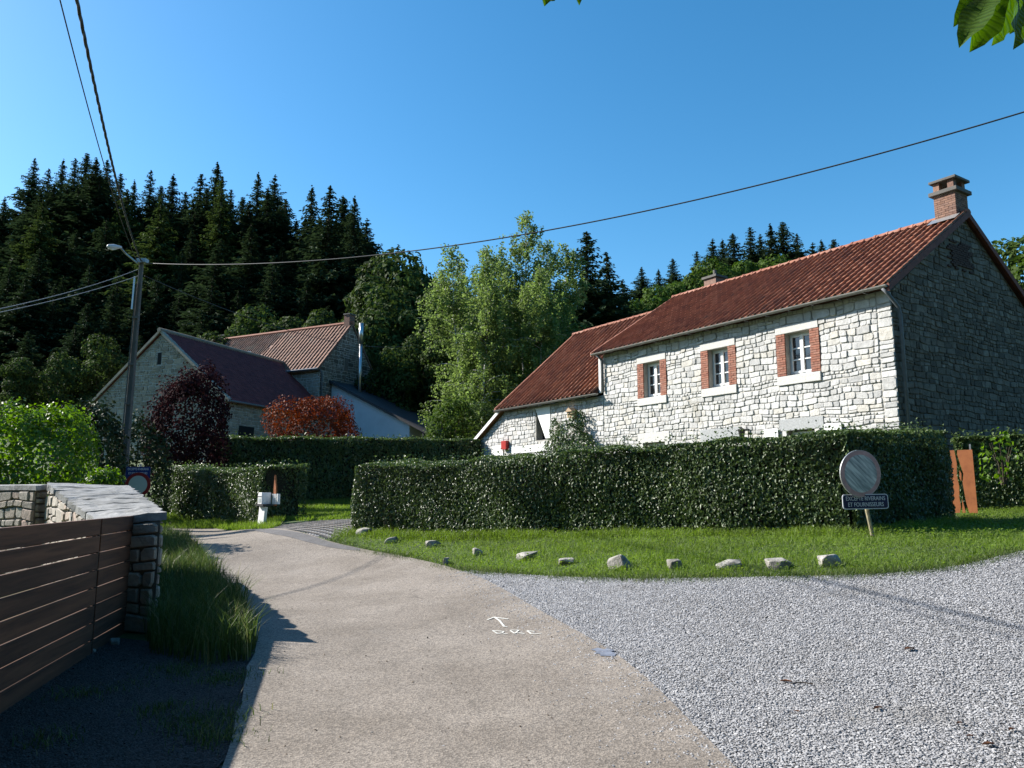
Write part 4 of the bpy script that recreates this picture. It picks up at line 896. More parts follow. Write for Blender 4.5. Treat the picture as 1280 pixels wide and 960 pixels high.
def stone_wall(name, foot, ztop, label, cat, mat=M['garden_stone'], seed=31, cap=.09, ov=.05, npieces=60, capn=5, faces=None):
    """foot: 4 world points ccw; ztop: 4 heights (under the coping)"""
    c = np.mean(foot, axis=0); zb = min(g1(*p) for p in foot)-.15
    root = empty(name, (c[0], c[1], zb), 0, label, cat)
    L = [(p[0]-c[0], p[1]-c[1]) for p in foot]; T = [z-zb for z in ztop]
    m = MB(); m.hexa([(x, y, 0) for x, y in L]+[(x, y, t) for (x, y), t in zip(L, T)]); wo = m.build('wall', M['dark_mortar'], root)
    items = []
    for i in range(4):
        if faces and i not in faces: continue
        a, b = np.array(L[i]), np.array(L[(i+1) % 4]); d = b-a; ln = float(np.hypot(*d)); d /= ln; nn = np.array([d[1], -d[0]])
        t0, t1 = T[i], T[(i+1) % 4]; sl = (t1-t0)/ln
        fn = lambda s, dep, z, a=a, d=d, nn=nn: (a[0]+d[0]*s+nn[0]*dep, a[1]+d[1]*s+nn[1]*dep, z)
        for q in masonry(0, ln, 0.02, max(t0, t1), clip=[(-sl, 1, t0-.01)], seed=seed+i, h=(.1, .22), joint=.010, proud=(.02, .05)):
            P = np.array(fn(q[2][0], 0, q[2][1]))+[c[0], c[1], zb]; x_, y_, dd = proj(P)
            items.append((q[3]/dd**2, wo, stone_geo(q, fn)))
    put_pieces(items, npieces, mat, 'stone', 'rubble')
    if cap:
        A, B, C_, D = [np.array([p[0], p[1], t]) for p, t in zip(L, T)]
        for k in range(capn):
            t0, t1 = k/capn+.006, (k+1)/capn-.006; P = [A*(1-t0)+D*t0, B*(1-t0)+C_*t0, B*(1-t1)+C_*t1, A*(1-t1)+D*t1]
            e1 = norm((P[1]-P[0])[None])[0]*ov; e2 = norm((P[3]-P[0])[None])[0]*ov; j = np.array([0, 0, .001+random.uniform(0, .005)])
            P = [P[0]-e1-e2*(k == 0)+j, P[1]+e1-e2*(k == 0)+j, P[2]+e1+e2*(k == capn-1)+j, P[3]-e1+e2*(k == capn-1)+j]
            up = np.array([0, 0, cap]); m = MB(); ku, kv = 8, 5; P = [np.array(p) for p in P]; sd = random.uniform(0, 50)
            def pt(a, b):
                q = (P[0]*(1-a)+P[1]*a)*(1-b)+(P[3]*(1-a)+P[2]*a)*b; w = .004*math.sin(a*17+sd)+.005*math.sin(b*7+sd*2+a*5)+random.uniform(-.005, .005)
                ed = (.022*math.sin(b*9+sd)+random.uniform(-.012, .012))*(abs(a-.5) > .49); return q+up+np.array([0, 0, w])+e1*ed/ov*1.2*(1 if a > .5 else -1)
            tp = [pt(a/ku, b/kv) for b in range(kv+1) for a in range(ku+1)]; n_ = ku+1; per = list(range(n_))+[r*n_+ku for r in range(1, kv+1)]+[kv*n_+a for a in range(ku-1, -1, -1)]+[r*n_ for r in range(kv-1, 0, -1)]
            m.v = [tuple(map(float, q)) for q in tp]+[tuple(map(float, tp[i_]-up)) for i_ in per]; t0_ = len(tp); L_n = len(per)
            m.f = [(b*n_+a, b*n_+a+1, (b+1)*n_+a+1, (b+1)*n_+a) for b in range(kv) for a in range(ku)]+[(per[i_], t0_+i_, t0_+(i_+1) % L_n, per[(i_+1) % L_n]) for i_ in range(L_n)]+[tuple(range(t0_, t0_+L_n))]
            m.build('coping_slab', M['coping'], root)
    return root
# wall beyond the gate: rises away to the left with a broad coping
wi0, wo0 = at(122, 650, 9.15)[:2], at(201, 645, 9.0)[:2]
wi1, wo1 = at(62, 606, 13.0)[:2], at(158, 609, 14.2)[:2]
stone_wall('garden_wall', [wi0, wo0, wo1, wi1], [zat(648, 9.15)-.09, zat(641, 9.0)-.09, zat(607, 14.2)-.09, zat(604, 13.0)-.09], 'rubble stone wall with broad raking slate coping behind the wooden gate', 'wall', npieces=90, capn=7, faces=(0, 1, 3))
w2a, w2b = at(46, 606, 12.85)[:2], at(60, 606, 13.15)[:2]
dv = norm(np.array([[-.87, .5]]))[0]
stone_wall('boundary_wall', [w2a+dv*3.2, w2a, w2b, w2b+dv*3.2], [zat(607, 12.85)-.08]*2+[zat(606, 13.15)-.08]*2, 'sunlit rubble wall with thin coping at the left edge, left of the dark gap', 'wall', npieces=60, seed=51, capn=1, faces=(0, 1), cap=.08)

# ------------------------------------------------------------------ hedges
def hedge(name, A, B, width, hA, hB, label, n, leaf=.075, mat='hedge', inward=1, seed=1, ends=(1, 1), bulge=.085, cut=None, core=.2, trim=None):
    """front face from A to B, body extends to the left-hand side of A->B (inward)"""
    A = np.array(A[:2]); B = np.array(B[:2]); d = B-A; L = float(np.hypot(*d)); d /= L; inn = np.array([-d[1], d[0]])*inward
    zA = g1(*A); root = empty(name, (A[0], A[1], zA), 0, label, 'hedge')
    nF, nT, nE = int(n*.62), int(n*.26), int(n*.12); rg = np.random.default_rng(seed)
    H = lambda s: hA+(hB-hA)*s/L
    def wob(s, z): return bulge*(np.sin(s*1.3+seed)+.6*np.sin(s*2.9+z*2.1)+.5*np.sin(z*3.7+s*.7))
    P = []; NN = []
    s = rg.uniform(0, L, nF); f = rg.random(nF); z = f*H(s); dep = np.abs(rg.normal(0, .05, nF))
    edge = np.clip((f-.93)/.07, 0, 1)*.06
    q = A[None]+d[None]*s[:, None]+inn[None]*(dep+edge-np.clip(wob(s, z), -.07, .2))[:, None]
    P.append(np.c_[q, z]); NN.append(np.tile(np.r_[-inn, .15], (nF, 1)))
    s = rg.uniform(0, L, nT); w = rg.uniform(0, width, nT); z = H(s)-np.abs(rg.normal(0, .035, nT))+.035*np.sin(s*2.3)+.025*np.sin(s*5.7+w*3)+(rg.random(nT) < .045)*rg.uniform(0, .2, nT)
    q = A[None]+d[None]*s[:, None]+inn[None]*w[:, None]; P.append(np.c_[q, z]); NN.append(np.tile([0, 0, 1.], (nT, 1)))
    for e, (s0, sg) in enumerate(((0, -1), (L, 1))):
        if not ends[e]: continue
        m_ = nE//2; w = rg.uniform(0, width, m_); z = rg.random(m_)*H(s0); s = s0-sg*np.abs(rg.normal(0, .05, m_))+sg*wob(w, z)
        q = A[None]+d[None]*s[:, None]+inn[None]*w[:, None]; P.append(np.c_[q, z]); NN.append(np.tile(np.r_[d*sg, .15], (m_, 1)))
    P = np.concatenate(P); NN = np.concatenate(NN)
    P[:, 2] += gz(P[:, 0], P[:, 1])-zA
    P[:, :2] -= A
    if cut is not None: k_ = cut(P, zA, A); P = P[k_]; NN = NN[k_]
    nn = norm(NN*1.1+rand_unit(len(P))*.85); T = norm(np.tile([0, 0, -1.], (len(P), 1))+rand_unit(len(P))*.9)
    tag(link('foliage', leaf_mesh('foliage', P, nn, T, leaf*rg.uniform(.65, 1.25, len(P)), .62, .14), root, M[mat]), kind='stuff')
    m = MB(); k = 24
    for i in range(k+1):
        s = .12+(L-.24)*i/k
        for w, zf in ((core, 0), (core, 1), (width-core, 1), (width-core, 0)):
            q = A+d*s+inn*w; zz_ = g1(*q)-zA; m.v.append((q[0]-A[0], q[1]-A[1], zz_-.1 if zf == 0 else zz_+H(s)-.11))
    for i in range(k): m.f += [tuple(i*4+j for j in (a, b))+tuple((i+1)*4+j for j in (b, a)) for a, b in ((0, 1), (1, 2), (2, 3), (3, 0))]
    m.f += [(0, 1, 2, 3), (4*k+3, 4*k+2, 4*k+1, 4*k)]
    m.build('twigs', M['hedge_core'], root)
    return root
hA = ground_at(443, 661); hA = at(443, 661, 18.5); hC_ = at(1062, 668, 12.7); hE = at(1193, 652, 15.9)
hedge('clipped_hedge', hA, hC_, 1.1, zat(583, 18.5)-g1(*hA[:2]), zat(541, 12.7)-g1(*hC_[:2]), 'long clipped green hedge in front of the stone house, behind the row of stones', 62000, .066, seed=2)
hedge('clipped_hedge', hC_+np.array([.06, .05, 0]), hE, .9, zat(541, 12.8)-g1(*hC_[:2]), zat(538, 15.9)-g1(*hE[:2]), 'shaded clipped hedge wing behind the round sign, running back towards the gable', 20000, .066, seed=3, ends=(0, 1))
h3a, h3b = at(1200, 642, 18.0), at(1420, 642, 16.6)
hedge('loose_hedge', h3a, h3b, .9, zat(548, 18)-g1(*h3a[:2]), zat(545, 16.6)-g1(*h3b[:2]), 'loose green hedge right of the rusty steel panel under the gable', 24000, .08, seed=4, bulge=.1)
h1a, h1b = at(188, 641, 28.0), at(326, 655, 23.6)
hedge('clipped_hedge', h1a, h1b, 1.6, zat(582, 28.0)-g1(*h1a[:2]), zat(584, 23.6)-g1(*h1b[:2]), 'short clipped green hedge across the road, left of the white letterbox', 26000, .085, seed=5)
h1c = h1b+np.array([.62, 1.25, 0])
hedge('clipped_hedge', h1b+np.array([.1, .25, 0]), h1c, 1.2, zat(584, 23.7)-g1(*h1b[:2]), zat(588, 24.6)-g1(*h1c[:2]), 'dark shaded hedge end behind the white letterbox', 5000, .085, seed=6)
h2a, h2b = at(262, 632, 33), at(600, 622, 37)
hedge('tall_hedge', h2a, h2b, 1.2, zat(547, 33)-g1(*h2a[:2]), zat(550, 37)-g1(*h2b[:2]), 'tall dark hedge at the back of the lawn below the red maple', 26000, .12, seed=7)

# ------------------------------------------------------------------ shrubs and trees
def tube_np(pts, rad, n=7):
    m = MB(); m.tube(pts, rad, n); return m
def join_tubes(name, tubes, n=6):
    m = MB()
    for pts, rad in tubes: m.tube(pts, rad, n, caps=False)
    return m.mesh(name, True)
def lobed(n, lobes, shell=.16, rg=RNG):
    """points on the shells of ellipsoid lobes [(c, r3)], with outward normals, inner ones dropped"""
    w = np.array([r[0]*r[2] for c, r in lobes]); k = rg.choice(len(lobes), n, p=w/w.sum()); u = rand_unit(n)
    C = np.array([c for c, r in lobes])[k]; Rr = np.array([r for c, r in lobes])[k]
    f = 1-np.abs(rg.normal(0, shell, n)); bump = 1+.12*np.sin(u[:, 0]*7+k)*np.sin(u[:, 2]*6+2*k)+.1*np.sin(u[:, 1]*11+k*1.7)
    P = C+u*Rr*(f*bump)[:, None]; keep = np.ones(n, bool)
    for c, r in lobes: keep &= ~((((P-c)/(np.array(r)*.72))**2).sum(1) < 1)
    return P[keep], norm(u/Rr*Rr.mean())[keep]
def crown_mesh(name, n, lobes, leaf, shell=.16, droop=.5, rnd=.8, asp=.7):
    P, u = lobed(n, lobes, shell); nn = norm(u+rand_unit(len(P))*rnd+[0, 0, .25]); T = norm(u*.6+[0, 0, -droop]+rand_unit(len(P))*.7)
    return leaf_mesh(name, P, nn, T, leaf*RNG.uniform(.6, 1.3, len(P)), asp, .12)
def shrub(name, px, pyb, Y, wpx, pytop, label, mat, n, leaf, seed, depth=.8, z0=None, cat='shrub', group=None, stemmat='bark', lob=9, low=.1):
    rg = random.Random(seed); c = at(px, 620, Y); z = g1(c[0], c[1]) if z0 is None else z0; top = zat(pytop, Y); h = top-z; r = wpx/2*Y/960
    root = empty(name, (c[0], c[1], z), 0, label, cat, group)
    lobes = []
    for i in range(lob):
        a = rg.uniform(0, 6.28); q = rg.uniform(.2, .62); zz_ = rg.uniform(low+.12, .78)
        k = math.sqrt(max(.1, 1-(zz_-.42)**2*2.2)); rr = rg.uniform(.36, .5)
        lobes.append(((math.cos(a)*r*q*k, math.sin(a)*r*q*k*depth, h*zz_), (r*rr, r*rr*depth, min(h*(1-zz_)*1.0, h*.3)+.05*h)))
    lobes.append(((0, 0, h*.5), (r*.7, r*.7*depth, h*.46)))
    link('crown', crown_mesh('crown', n, lobes, leaf, .26), root, M[mat])
    tb = []
    for i in range(7):
        a = rg.uniform(0, 6.28); tb.append(([(0.05*math.cos(a), .05*math.sin(a), -.1), (r*.2*math.cos(a), r*.2*math.sin(a), h*.3), (r*.5*math.cos(a), r*.5*math.sin(a)*depth, h*.75)], [.02*r+.005, .013*r+.004, .004]))
    link('trunk', join_tubes('trunk', tb), root, M[stemmat])
    return root
shrub('round_shrub', 28, 610, 18.5, 200, 512, 'big bright green rounded shrub behind the sunlit wall at the left edge', 'bush', 52000, .10, 1, lob=14)
shrub('dark_shrub', 112, 610, 23, 110, 494, 'dark green shrub between the bright shrub and the barn', 'dark_bush', 14000, .13, 2)
shrub('dark_shrub', 168, 605, 26, 90, 520, 'dull green shrub at the foot of the barn behind the concrete pole', 'dark_bush', 9000, .13, 12)
shrub('low_shrub', 132, 612, 17, 66, 585, 'small yellow green shrub peeping over the raking coping', 'bush', 3500, .09, 3, z0=at(132, 640, 17)[2])
shrub('copper_shrub', 224, 600, 31, 138, 462, 'dark purple leaved copper shrub in front of the barn gable', 'copper', 42000, .13, 4, low=.0)
shrub('red_maple', 388, 560, 40, 138, 499, 'spreading red leaved maple above the tall back hedge', 'maple', 38000, .12, 5, z0=zat(575, 40), lob=14)
shrub('low_tree', 560, 560, 41, 80, 500, 'light green bushy shrub at the foot of the birches', 'lit_oak', 7000, .18, 6, z0=zat(565, 41))
shrub('young_tree', 600, 560, 44, 110, 505, 'mid green shrub under the white birch trunk', 'oak', 8000, .18, 16, z0=zat(565, 44))
tv = shrub('climbing_vine', 1256, 590, 17.0, 62, 538, 'bright green vine sprouting over the hedge at the right edge', 'bush', 420, .12, 7, z0=zat(600, 17.0), lob=14)
# climbing plant on the facade
vp = empty('climbing_plant', hw((-13.6, -.1, 0)), H_ANG, 'green climbing plant on the house wall beneath the nest box', 'climber')
lobes = [((.1, -.3, 2.6), (.95, .42, .8)), ((-.8, -.25, 2.3), (.8, .35, .6)), ((.9, -.25, 2.2), (.7, .35, .7)), ((-1.1, -.15, 3.1), (.3, .16, .5)), ((.5, -.2, 3.4), (.5, .25, .4)), ((0, -.3, 1.5), (1.5, .4, .9))]
link('foliage', crown_mesh('foliage', 6500, lobes, .1, .1), vp, M['climber']); tag(vp.children[0], kind='stuff')
link('stem', join_tubes('stem', [([(0, 0, 0), (.1, -.05, 1.2), (-.1, -.05, 2.4), (.3, -.05, 3.3)], [.04, .035, .02, .01])]), vp, M['bark'])

def spruce_mesh(seed, h=22, rb=3.4, sparse=1.0, nwh=50):
    rg = np.random.default_rng(seed); Ps, Ns, Ts, Ss = [], [], [], []
    for i in range(nwh):
        t = (i+rg.uniform(-.3, .3))/nwh; z = h*(.1+.9*t); r = rb*(1-t)**.86*rg.uniform(.75, 1.15)+.06
        nb = int(rg.integers(7, 11)*sparse)+1; a0 = rg.uniform(0, 6.28)
        for k in range(nb):
            a = a0+k*6.283/nb+rg.uniform(-.25, .25); rr = r*rg.uniform(.55, 1.25); m = max(3, int(rr*4.2))
            f = (np.arange(m)+.5)/m; dirv = np.array([math.cos(a), math.sin(a)])
            x = f*rr; jz = rg.normal(0, h/nwh*.55); zz_ = z+jz+x*(.22-.28*(1-t))-.30*x*f*(1-t)+.12*rr*f**3
            for side in (-1, 0, 1):
                w = .34*(1-f*.75)*rr*.55*side
                P = np.c_[dirv[0]*x-dirv[1]*w, dirv[1]*x+dirv[0]*w, zz_-abs(side)*.12*rr*.5+rg.normal(0, .06, m)]
                Ps.append(P); Ns.append(np.tile([dirv[0]*.25, dirv[1]*.25, 1.], (m, 1))+rg.normal(0, .35, (m, 3)))
                Ts.append(np.tile([dirv[0]-dirv[1]*side*.9, dirv[1]+dirv[0]*side*.9, -.35], (m, 1))+rg.normal(0, .25, (m, 3))); Ss.append(np.full(m, .2+.155*rr)*rg.uniform(.7, 1.25, m))
    P = np.concatenate(Ps); s = np.concatenate(Ss)
    me = leaf_mesh('crown', P, norm(np.concatenate(Ns)), norm(np.concatenate(Ts)), s, .42, .16)
    m = MB(); m.tube([(0, 0, -1), (.05, .03, h*.4), (0, .05, h*.8), (0, 0, h)], [.28, .2, .09, .02], 7); tk = m.mesh('trunk', True)
    return me, tk
def broad_mesh(seed, h=14, r=4.2, n=12000, leaf=.38, base=.28, lob=16, flat=1.0):
    rg = random.Random(seed); lobes = []
    for i in range(lob):
        a = rg.uniform(0, 6.28); t = rg.uniform(0, 1); zc = h*(base+.1+(.86-base)*t); k = math.sqrt(max(.05, 1-(2*t-.85)**2*.8)); q = rg.uniform(.35, .8)*k
        rr = r*rg.uniform(.26, .42); lobes.append(((math.cos(a)*r*q, math.sin(a)*r*q, zc), (rr, rr, rr*.8*flat)))
    lobes.append(((0, 0, h*(base+.33)), (r*.55, r*.55, h*.3)))
    lobes.append(((0, 0, h*.86), (r*.34, r*.34, h*.14)))
    me = crown_mesh('crown', n, lobes, leaf, .14)
    tb = [([(0, 0, -1), (.1, .05, h*.3), (0, .1, h*.75)], [.03*h*.7, .022*h*.7, .02])]
    for c, q in lobes[:9]: tb.append(([(0.05, .05, h*base*.9), (c[0]*.5, c[1]*.5, (h*base+c[2])/2), c], [.012*h*.7, .008*h*.7, .015]))
    return me, join_tubes('trunk', tb)
def birch_mesh(seed, h=19, r=3.2, ns=900, leaf=.175, lean=.0):
    rg = np.random.default_rng(seed); Ps = []; tb = []
    sway = lambda z: np.array([lean*(z/h)**2*h*.3+.15*math.sin(z*.4+seed), .15*math.cos(z*.35+seed), z])
    tb.append(([sway(z) for z in np.linspace(-.5, h*.98, 14)], list(np.linspace(.12, .012, 14))))
    nbr = 64
    for i in range(nbr):
        t = .16+.82*(i+rg.random())/nbr; z0 = h*t; a = rg.uniform(0, 6.28); prof = (math.sin(math.pi*min(1, (1-t)*1.15+.03))**.7)*(.45+.55*(1-t)) if t > .3 else .8*(t/.3)
        L = r*max(.12, prof)*rg.uniform(.6, 1.25); d = np.array([math.cos(a), math.sin(a), 0]); b0 = sway(z0)
        f = np.linspace(0, 1, 6); pts = [b0+d*L*q+np.array([0, 0, L*(.75*q-.55*q*q)]) for q in f]
        tb.append((pts, list(np.linspace(.035*(1-t)+.012, .006, 6))))
        for j in range(max(6, int(L*8.5))):
            q = rg.uniform(.18, 1.05); p = b0+d*L*q+np.array([0, 0, L*(.75*q-.55*q*q)])+np.append(rg.normal(0, .22, 2), 0)
            ln = rg.uniform(.5, 2.5)*(1.1-.5*t); m = int(ln*17)+5; f2 = rg.random(m)
            Ps.append(p+np.c_[rg.normal(0, .09, m), rg.normal(0, .09, m), -f2*ln+rg.normal(0, .05, m)])
    P = np.concatenate(Ps); n = len(P); nn = norm(rand_unit(n)+[0, 0, .3]); T = norm(rand_unit(n)*.6+[0, 0, -1])
    return leaf_mesh('crown', P, nn, T, leaf*RNG.uniform(.6, 1.25, n), .72, .1), join_tubes('trunk', tb, 6)
def tree(name, protos, px, Y, pytop, label, mat, h0, group=None, cat='tree', wscale=1.0, bark='bark', zoff=0, rot=None):
    c = at(px, 620, Y); z = g1(c[0], c[1])-.2+zoff; top = zat(pytop, Y, px); s = (top-z)/h0
    root = empty(name, (c[0], c[1], z), random.uniform(0, 6.28) if rot is None else rot, label, cat, group)
    ws = wscale*s*random.uniform(.92, 1.08); root.scale = (ws, ws, s)
    me, tk = protos; 
    a = link('crown', me, root); b = link('trunk', tk, root)
    for o, mm in ((a, mat), (b, bark)):
        if not o.data.materials: o.data.materials.append(M[mm])
    return root, s
def withmat(proto, mat, bark='bark'):
    a, b = proto; a = a.copy(); b = b.copy(); a.materials.clear(); b.materials.clear(); a.materials.append(M[mat]); b.materials.append(M[bark]); return a, b
SPB = [spruce_mesh(101, 22, 4.6), spruce_mesh(102, 22, 3.9, .9), spruce_mesh(103, 22, 5.4, 1.0, 48), spruce_mesh(104, 22, 3.5, .9, 56)]
SP = [withmat(p, 'spruce') for p in SPB]; LA_ = [withmat(p, 'larch') for p in SPB[:3]]
BRB = [broad_mesh(201, 14, 4.3, 12000, .40), broad_mesh(202, 14, 3.7, 12000, .38), broad_mesh(203, 14, 5.0, 13000, .42, .2)]
OK = [withmat(p, 'oak') for p in BRB]; LO = [withmat(p, 'lit_oak') for p in BRB]
ORD = ['first', 'second', 'third', 'fourth', 'fifth', 'sixth', 'seventh', 'eighth', 'ninth', 'tenth', 'eleventh', 'twelfth', 'thirteenth', 'fourteenth', 'fifteenth', 'sixteenth', 'seventeenth', 'eighteenth', 'nineteenth', 'twentieth', 'twenty-first', 'twenty-second', 'twenty-third', 'twenty-fourth', 'twenty-fifth', 'twenty-sixth']
sky_l = [(4, 198), (24, 212), (42, 200), (58, 199), (73, 191), (86, 199), (101, 200), (120, 218), (139, 226), (160, 214), (175, 232), (190, 219), (208, 240), (227, 219), (248, 204), (268, 238), (284, 246), (303, 217), (325, 219), (341, 250), (375, 234), (399, 234), (417, 246), (432, 247), (449, 274)]
GS = 'dark spruces on the left hillside skyline'
for i, (x, y) in enumerate(sky_l):
    Y = [112, 104, 118, 108][i % 4] - (x > 360)*14
    tree('spruce_tree', SP[[0, 1, 3, 1, 2, 3][i % 6]], x, Y, y, f'{ORD[i]} dark spruce from the left along the left hillside skyline', 'spruce', 22, GS, wscale=1.45*random.uniform(.8, 1.25))
GI = 'spruces standing below the skyline on the left hillside'
k = 0
for (xa, ya), (xb, yb) in zip(sky_l, sky_l[1:]):
    tree('spruce_tree', SP[k % 4], (xa+xb)/2+random.uniform(-3, 3), 101, (ya+yb)/2+random.uniform(18, 40), 'dark spruce among the trees below the skyline of the left hillside', 'spruce', 22, GI, wscale=1.9); k += 1
for row, (Y, py) in enumerate(((100, 262), (92, 292), (84, 325), (78, 368), (72, 415))):
    for x in range(-40-row*7, 470-row*12, 38):
        xx = x+random.uniform(-11, 11); yy = py+random.uniform(-22, 22)+max(0, xx-330)*.28
        tree('spruce_tree', SP[k % 4], xx, Y+random.uniform(-2.5, 2.5), yy, 'dark spruce among the trees below the skyline of the left hillside', 'spruce', 22, GI, wscale=1.55*random.uniform(.85, 1.25)); k += 1
for x, y, Y, lb in ((176, 246, 88, 'pale olive conifer behind the top of the concrete pole'), (255, 222, 96, 'broad pale green conifer under the tallest spruce on the left skyline'), (130, 236, 98, 'pale green conifer right of the dark spruces near the left edge'), (20, 250, 92, 'pale green conifer at the far left of the hillside')):
    tree('pale_conifer', LA_[k % 3], x, Y, y, lb, 'larch', 22, wscale=1.25); k += 1
GB = 'dark broadleaf trees on the slope behind the far house'
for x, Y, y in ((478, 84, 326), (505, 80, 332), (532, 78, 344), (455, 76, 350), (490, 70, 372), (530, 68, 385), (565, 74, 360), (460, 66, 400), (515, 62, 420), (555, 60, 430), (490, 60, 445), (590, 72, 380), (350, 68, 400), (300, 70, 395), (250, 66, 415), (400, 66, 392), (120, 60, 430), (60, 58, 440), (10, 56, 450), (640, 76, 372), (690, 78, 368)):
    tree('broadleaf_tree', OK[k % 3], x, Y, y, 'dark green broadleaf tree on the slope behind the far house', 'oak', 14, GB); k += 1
# birches
BI = [withmat(birch_mesh(301, 19, 3.2, lean=-.12), 'birch', 'birch_bark'), withmat(birch_mesh(302, 21, 3.3), 'birch', 'birch_bark'), withmat(birch_mesh(303, 19, 3.0, lean=.1), 'birch', 'birch_bark'), withmat(birch_mesh(304, 18, 2.7), 'birch', 'birch_bark')]
for pr, x, Y, y, h0, lb in ((BI[0], 575, 50, 302, 19, 'leaning birch with drooping light green foliage, leftmost of the birches'), (BI[1], 656, 52, 259, 21, 'tallest birch, pale green and pointed, right behind the wire'), (BI[2], 700, 54, 300, 19, 'birch with sparse upper twigs, rightmost of the birches'), (BI[0], 634, 55, 312, 19, 'birch filling the gap left of the tallest birch'), (BI[1], 604, 53, 303, 21, 'birch between the leaning one and the tallest birch'), (BI[1], 684, 53, 296, 21, 'slim birch just right of the tallest birch'), (BI[3], 676, 48, 330, 18, 'low bushy birch in front of the tallest and rightmost birches'), (BI[3], 606, 47, 318, 18, 'birch with white bare lower trunk in the middle of the birches')):
    tree('birch_tree', pr, x, Y, y, lb, 'birch', h0, 'birches behind the stone house', wscale=1.3, bark='birch_bark', rot=0)
for x, Y, y, w, lb in ((738, 72, 289, 1.0, 'tall dark spruce right of the birches'), (764, 74, 316, .95, 'dark spruce right beside the tall one by the birches'), (784, 80, 350, .9, 'small dark spruce at the left end of the right hillside')):
    tree('spruce_tree', SP[2 if w == 1.0 else 0], x, Y, y, lb, 'spruce', 22, wscale=w*1.6)
GR = 'conifers on the right hillside skyline'
for i, (x, y) in enumerate(((809, 337), (831, 340), (850, 326), (882, 318), (903, 302), (916, 303), (930, 295), (953, 288), (966, 296), (980, 284), (996, 280), (1014, 296), (1034, 307), (1046, 304), (1062, 302))):
    tree('spruce_tree', SP[[0, 3, 2, 1][i % 4]], x, 128+(i % 3)*5, y-3, f'{ORD[i]} conifer from the left along the skyline behind the stone house roof', 'spruce', 22, GR, wscale=1.7)
GL = 'bright broadleaf trees on the right hillside'
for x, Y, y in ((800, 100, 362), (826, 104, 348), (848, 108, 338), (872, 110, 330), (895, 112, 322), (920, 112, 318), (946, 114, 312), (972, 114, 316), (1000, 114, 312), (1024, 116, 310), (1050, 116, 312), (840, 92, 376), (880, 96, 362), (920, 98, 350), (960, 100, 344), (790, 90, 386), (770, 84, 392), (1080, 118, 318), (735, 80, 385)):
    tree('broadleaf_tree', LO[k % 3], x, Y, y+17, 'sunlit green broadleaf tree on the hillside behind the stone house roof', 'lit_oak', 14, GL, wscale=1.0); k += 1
# tree at the right edge beyond the gable, and a plum beside it
RT = withmat(broad_mesh(210, 9, 2.6, 9000, .22, .3), 'lit_oak'); PT = withmat(broad_mesh(211, 9, 2.4, 6000, .2, .3), 'copper')
tree('broadleaf_tree', RT, 1302, 33, 302, 'green broadleaf tree peeping past the shaded gable at the right edge', 'lit_oak', 9)
tree('plum_tree', PT, 1391, 27, 250, 'purple leaved plum tree at the right edge above the gable slope', 'copper', 9)

# unseen trees added behind the viewpoint to block sky fill
wp_ = np.c_[RNG.uniform(-60, 60, 1800), RNG.uniform(-50, -14, 1800)]
Q = np.repeat(np.c_[wp_, gz(wp_[:, 0], wp_[:, 1])], 16, 0)+RNG.normal(0, 1.6, (28800, 3))*[1, 1, 2.4]+[0, 0, 6.5]
tag(link('sky_blocking_woodland', leaf_mesh('sky_blocking_woodland', Q, norm(rand_unit(28800)+[0, .6, .3]), rand_unit(28800), 1.7, .8), None, M['oak']), kind='stuff')
# ------------------------------------------------------------------ pole, lamp, wires
pt = at(177, 329, 24.5); pb_xy = (pt[0]-.12, pt[1]); pbz = g1(*pb_xy)
pole = empty('utility_pole', (pb_xy[0], pb_xy[1], pbz), 0, 'tall square concrete pole carrying cables, behind the left road sign', 'pole')
ph = pt[2]-pbz
m = MB()
def sq(w, z, dx): return [(dx-w, -w*.8, z), (dx+w, -w*.8, z), (dx+w, w*.8, z), (dx-w, w*.8, z)]
m.hexa(sq(.115, -.5, 0)+sq(.062, ph, .12)); m.build('shaft', M['concrete'], pole, bevel=.02)
m = MB()
for s in (-1, 1): m.prism([(s*.117-.013, -.105, 0), (s*.117+.013, -.105, 0), (s*.066+.013+.11, -.062, ph*.92), (s*.066-.013+.11, -.062, ph*.92)], (0, -.035, 0))
m.build('flange', M['concrete'], pole)
for z in (.78, .6, .45, .3): MB().box(-.10+.12*z, .10+.12*z, -.13, -.08, ph*z, ph*z+.06).build('rung', M['concrete'], pole)
m = MB(); m.box(.0, .3, -.12, .12, ph+.005, ph+.14); m.tube([(.0, -.15, ph-.5), (.0, -.18, ph-1.6)], .03, 6); m.build('pole_head', M['galv'], pole)
arm0 = (.05, -.1, ph-.05); l_end = at(150, 309, 23.6)-np.array([pb_xy[0], pb_xy[1], pbz]); l_tip = at(134, 308, 23.2)-np.array([pb_xy[0], pb_xy[1], pbz])
lampo = MB().tube([arm0, (arm0[0]-.3, arm0[1]-.25, ph+.22), tuple(l_end)], .028, 8).build('lamp_arm', M['galv'], pole)
m = MB(); ax = Vector(l_tip-l_end); L_ = ax.length; d_ = ax.normalized()
m.tube([Vector(l_end)-d_*.05, Vector(l_end)+d_*.08, Vector(l_end)+d_*L_*.5, Vector(l_end)+d_*L_*.9, Vector(l_end)+d_*L_], [.035, .06, .085, .07, .03], 10); hd = m.build('lamp_head', M['lamp_grey'], pole, True)
m = MB(); m.tube([Vector(l_end)+d_*L_*.25-Vector((0, 0, .05)), Vector(l_end)+d_*L_*.6-Vector((0, 0, .07)), Vector(l_end)+d_*L_*.88-Vector((0, 0, .07))], [.03, .05, .02], 8); m.build('lamp_bowl', M['lamp_glass'], hd, True)
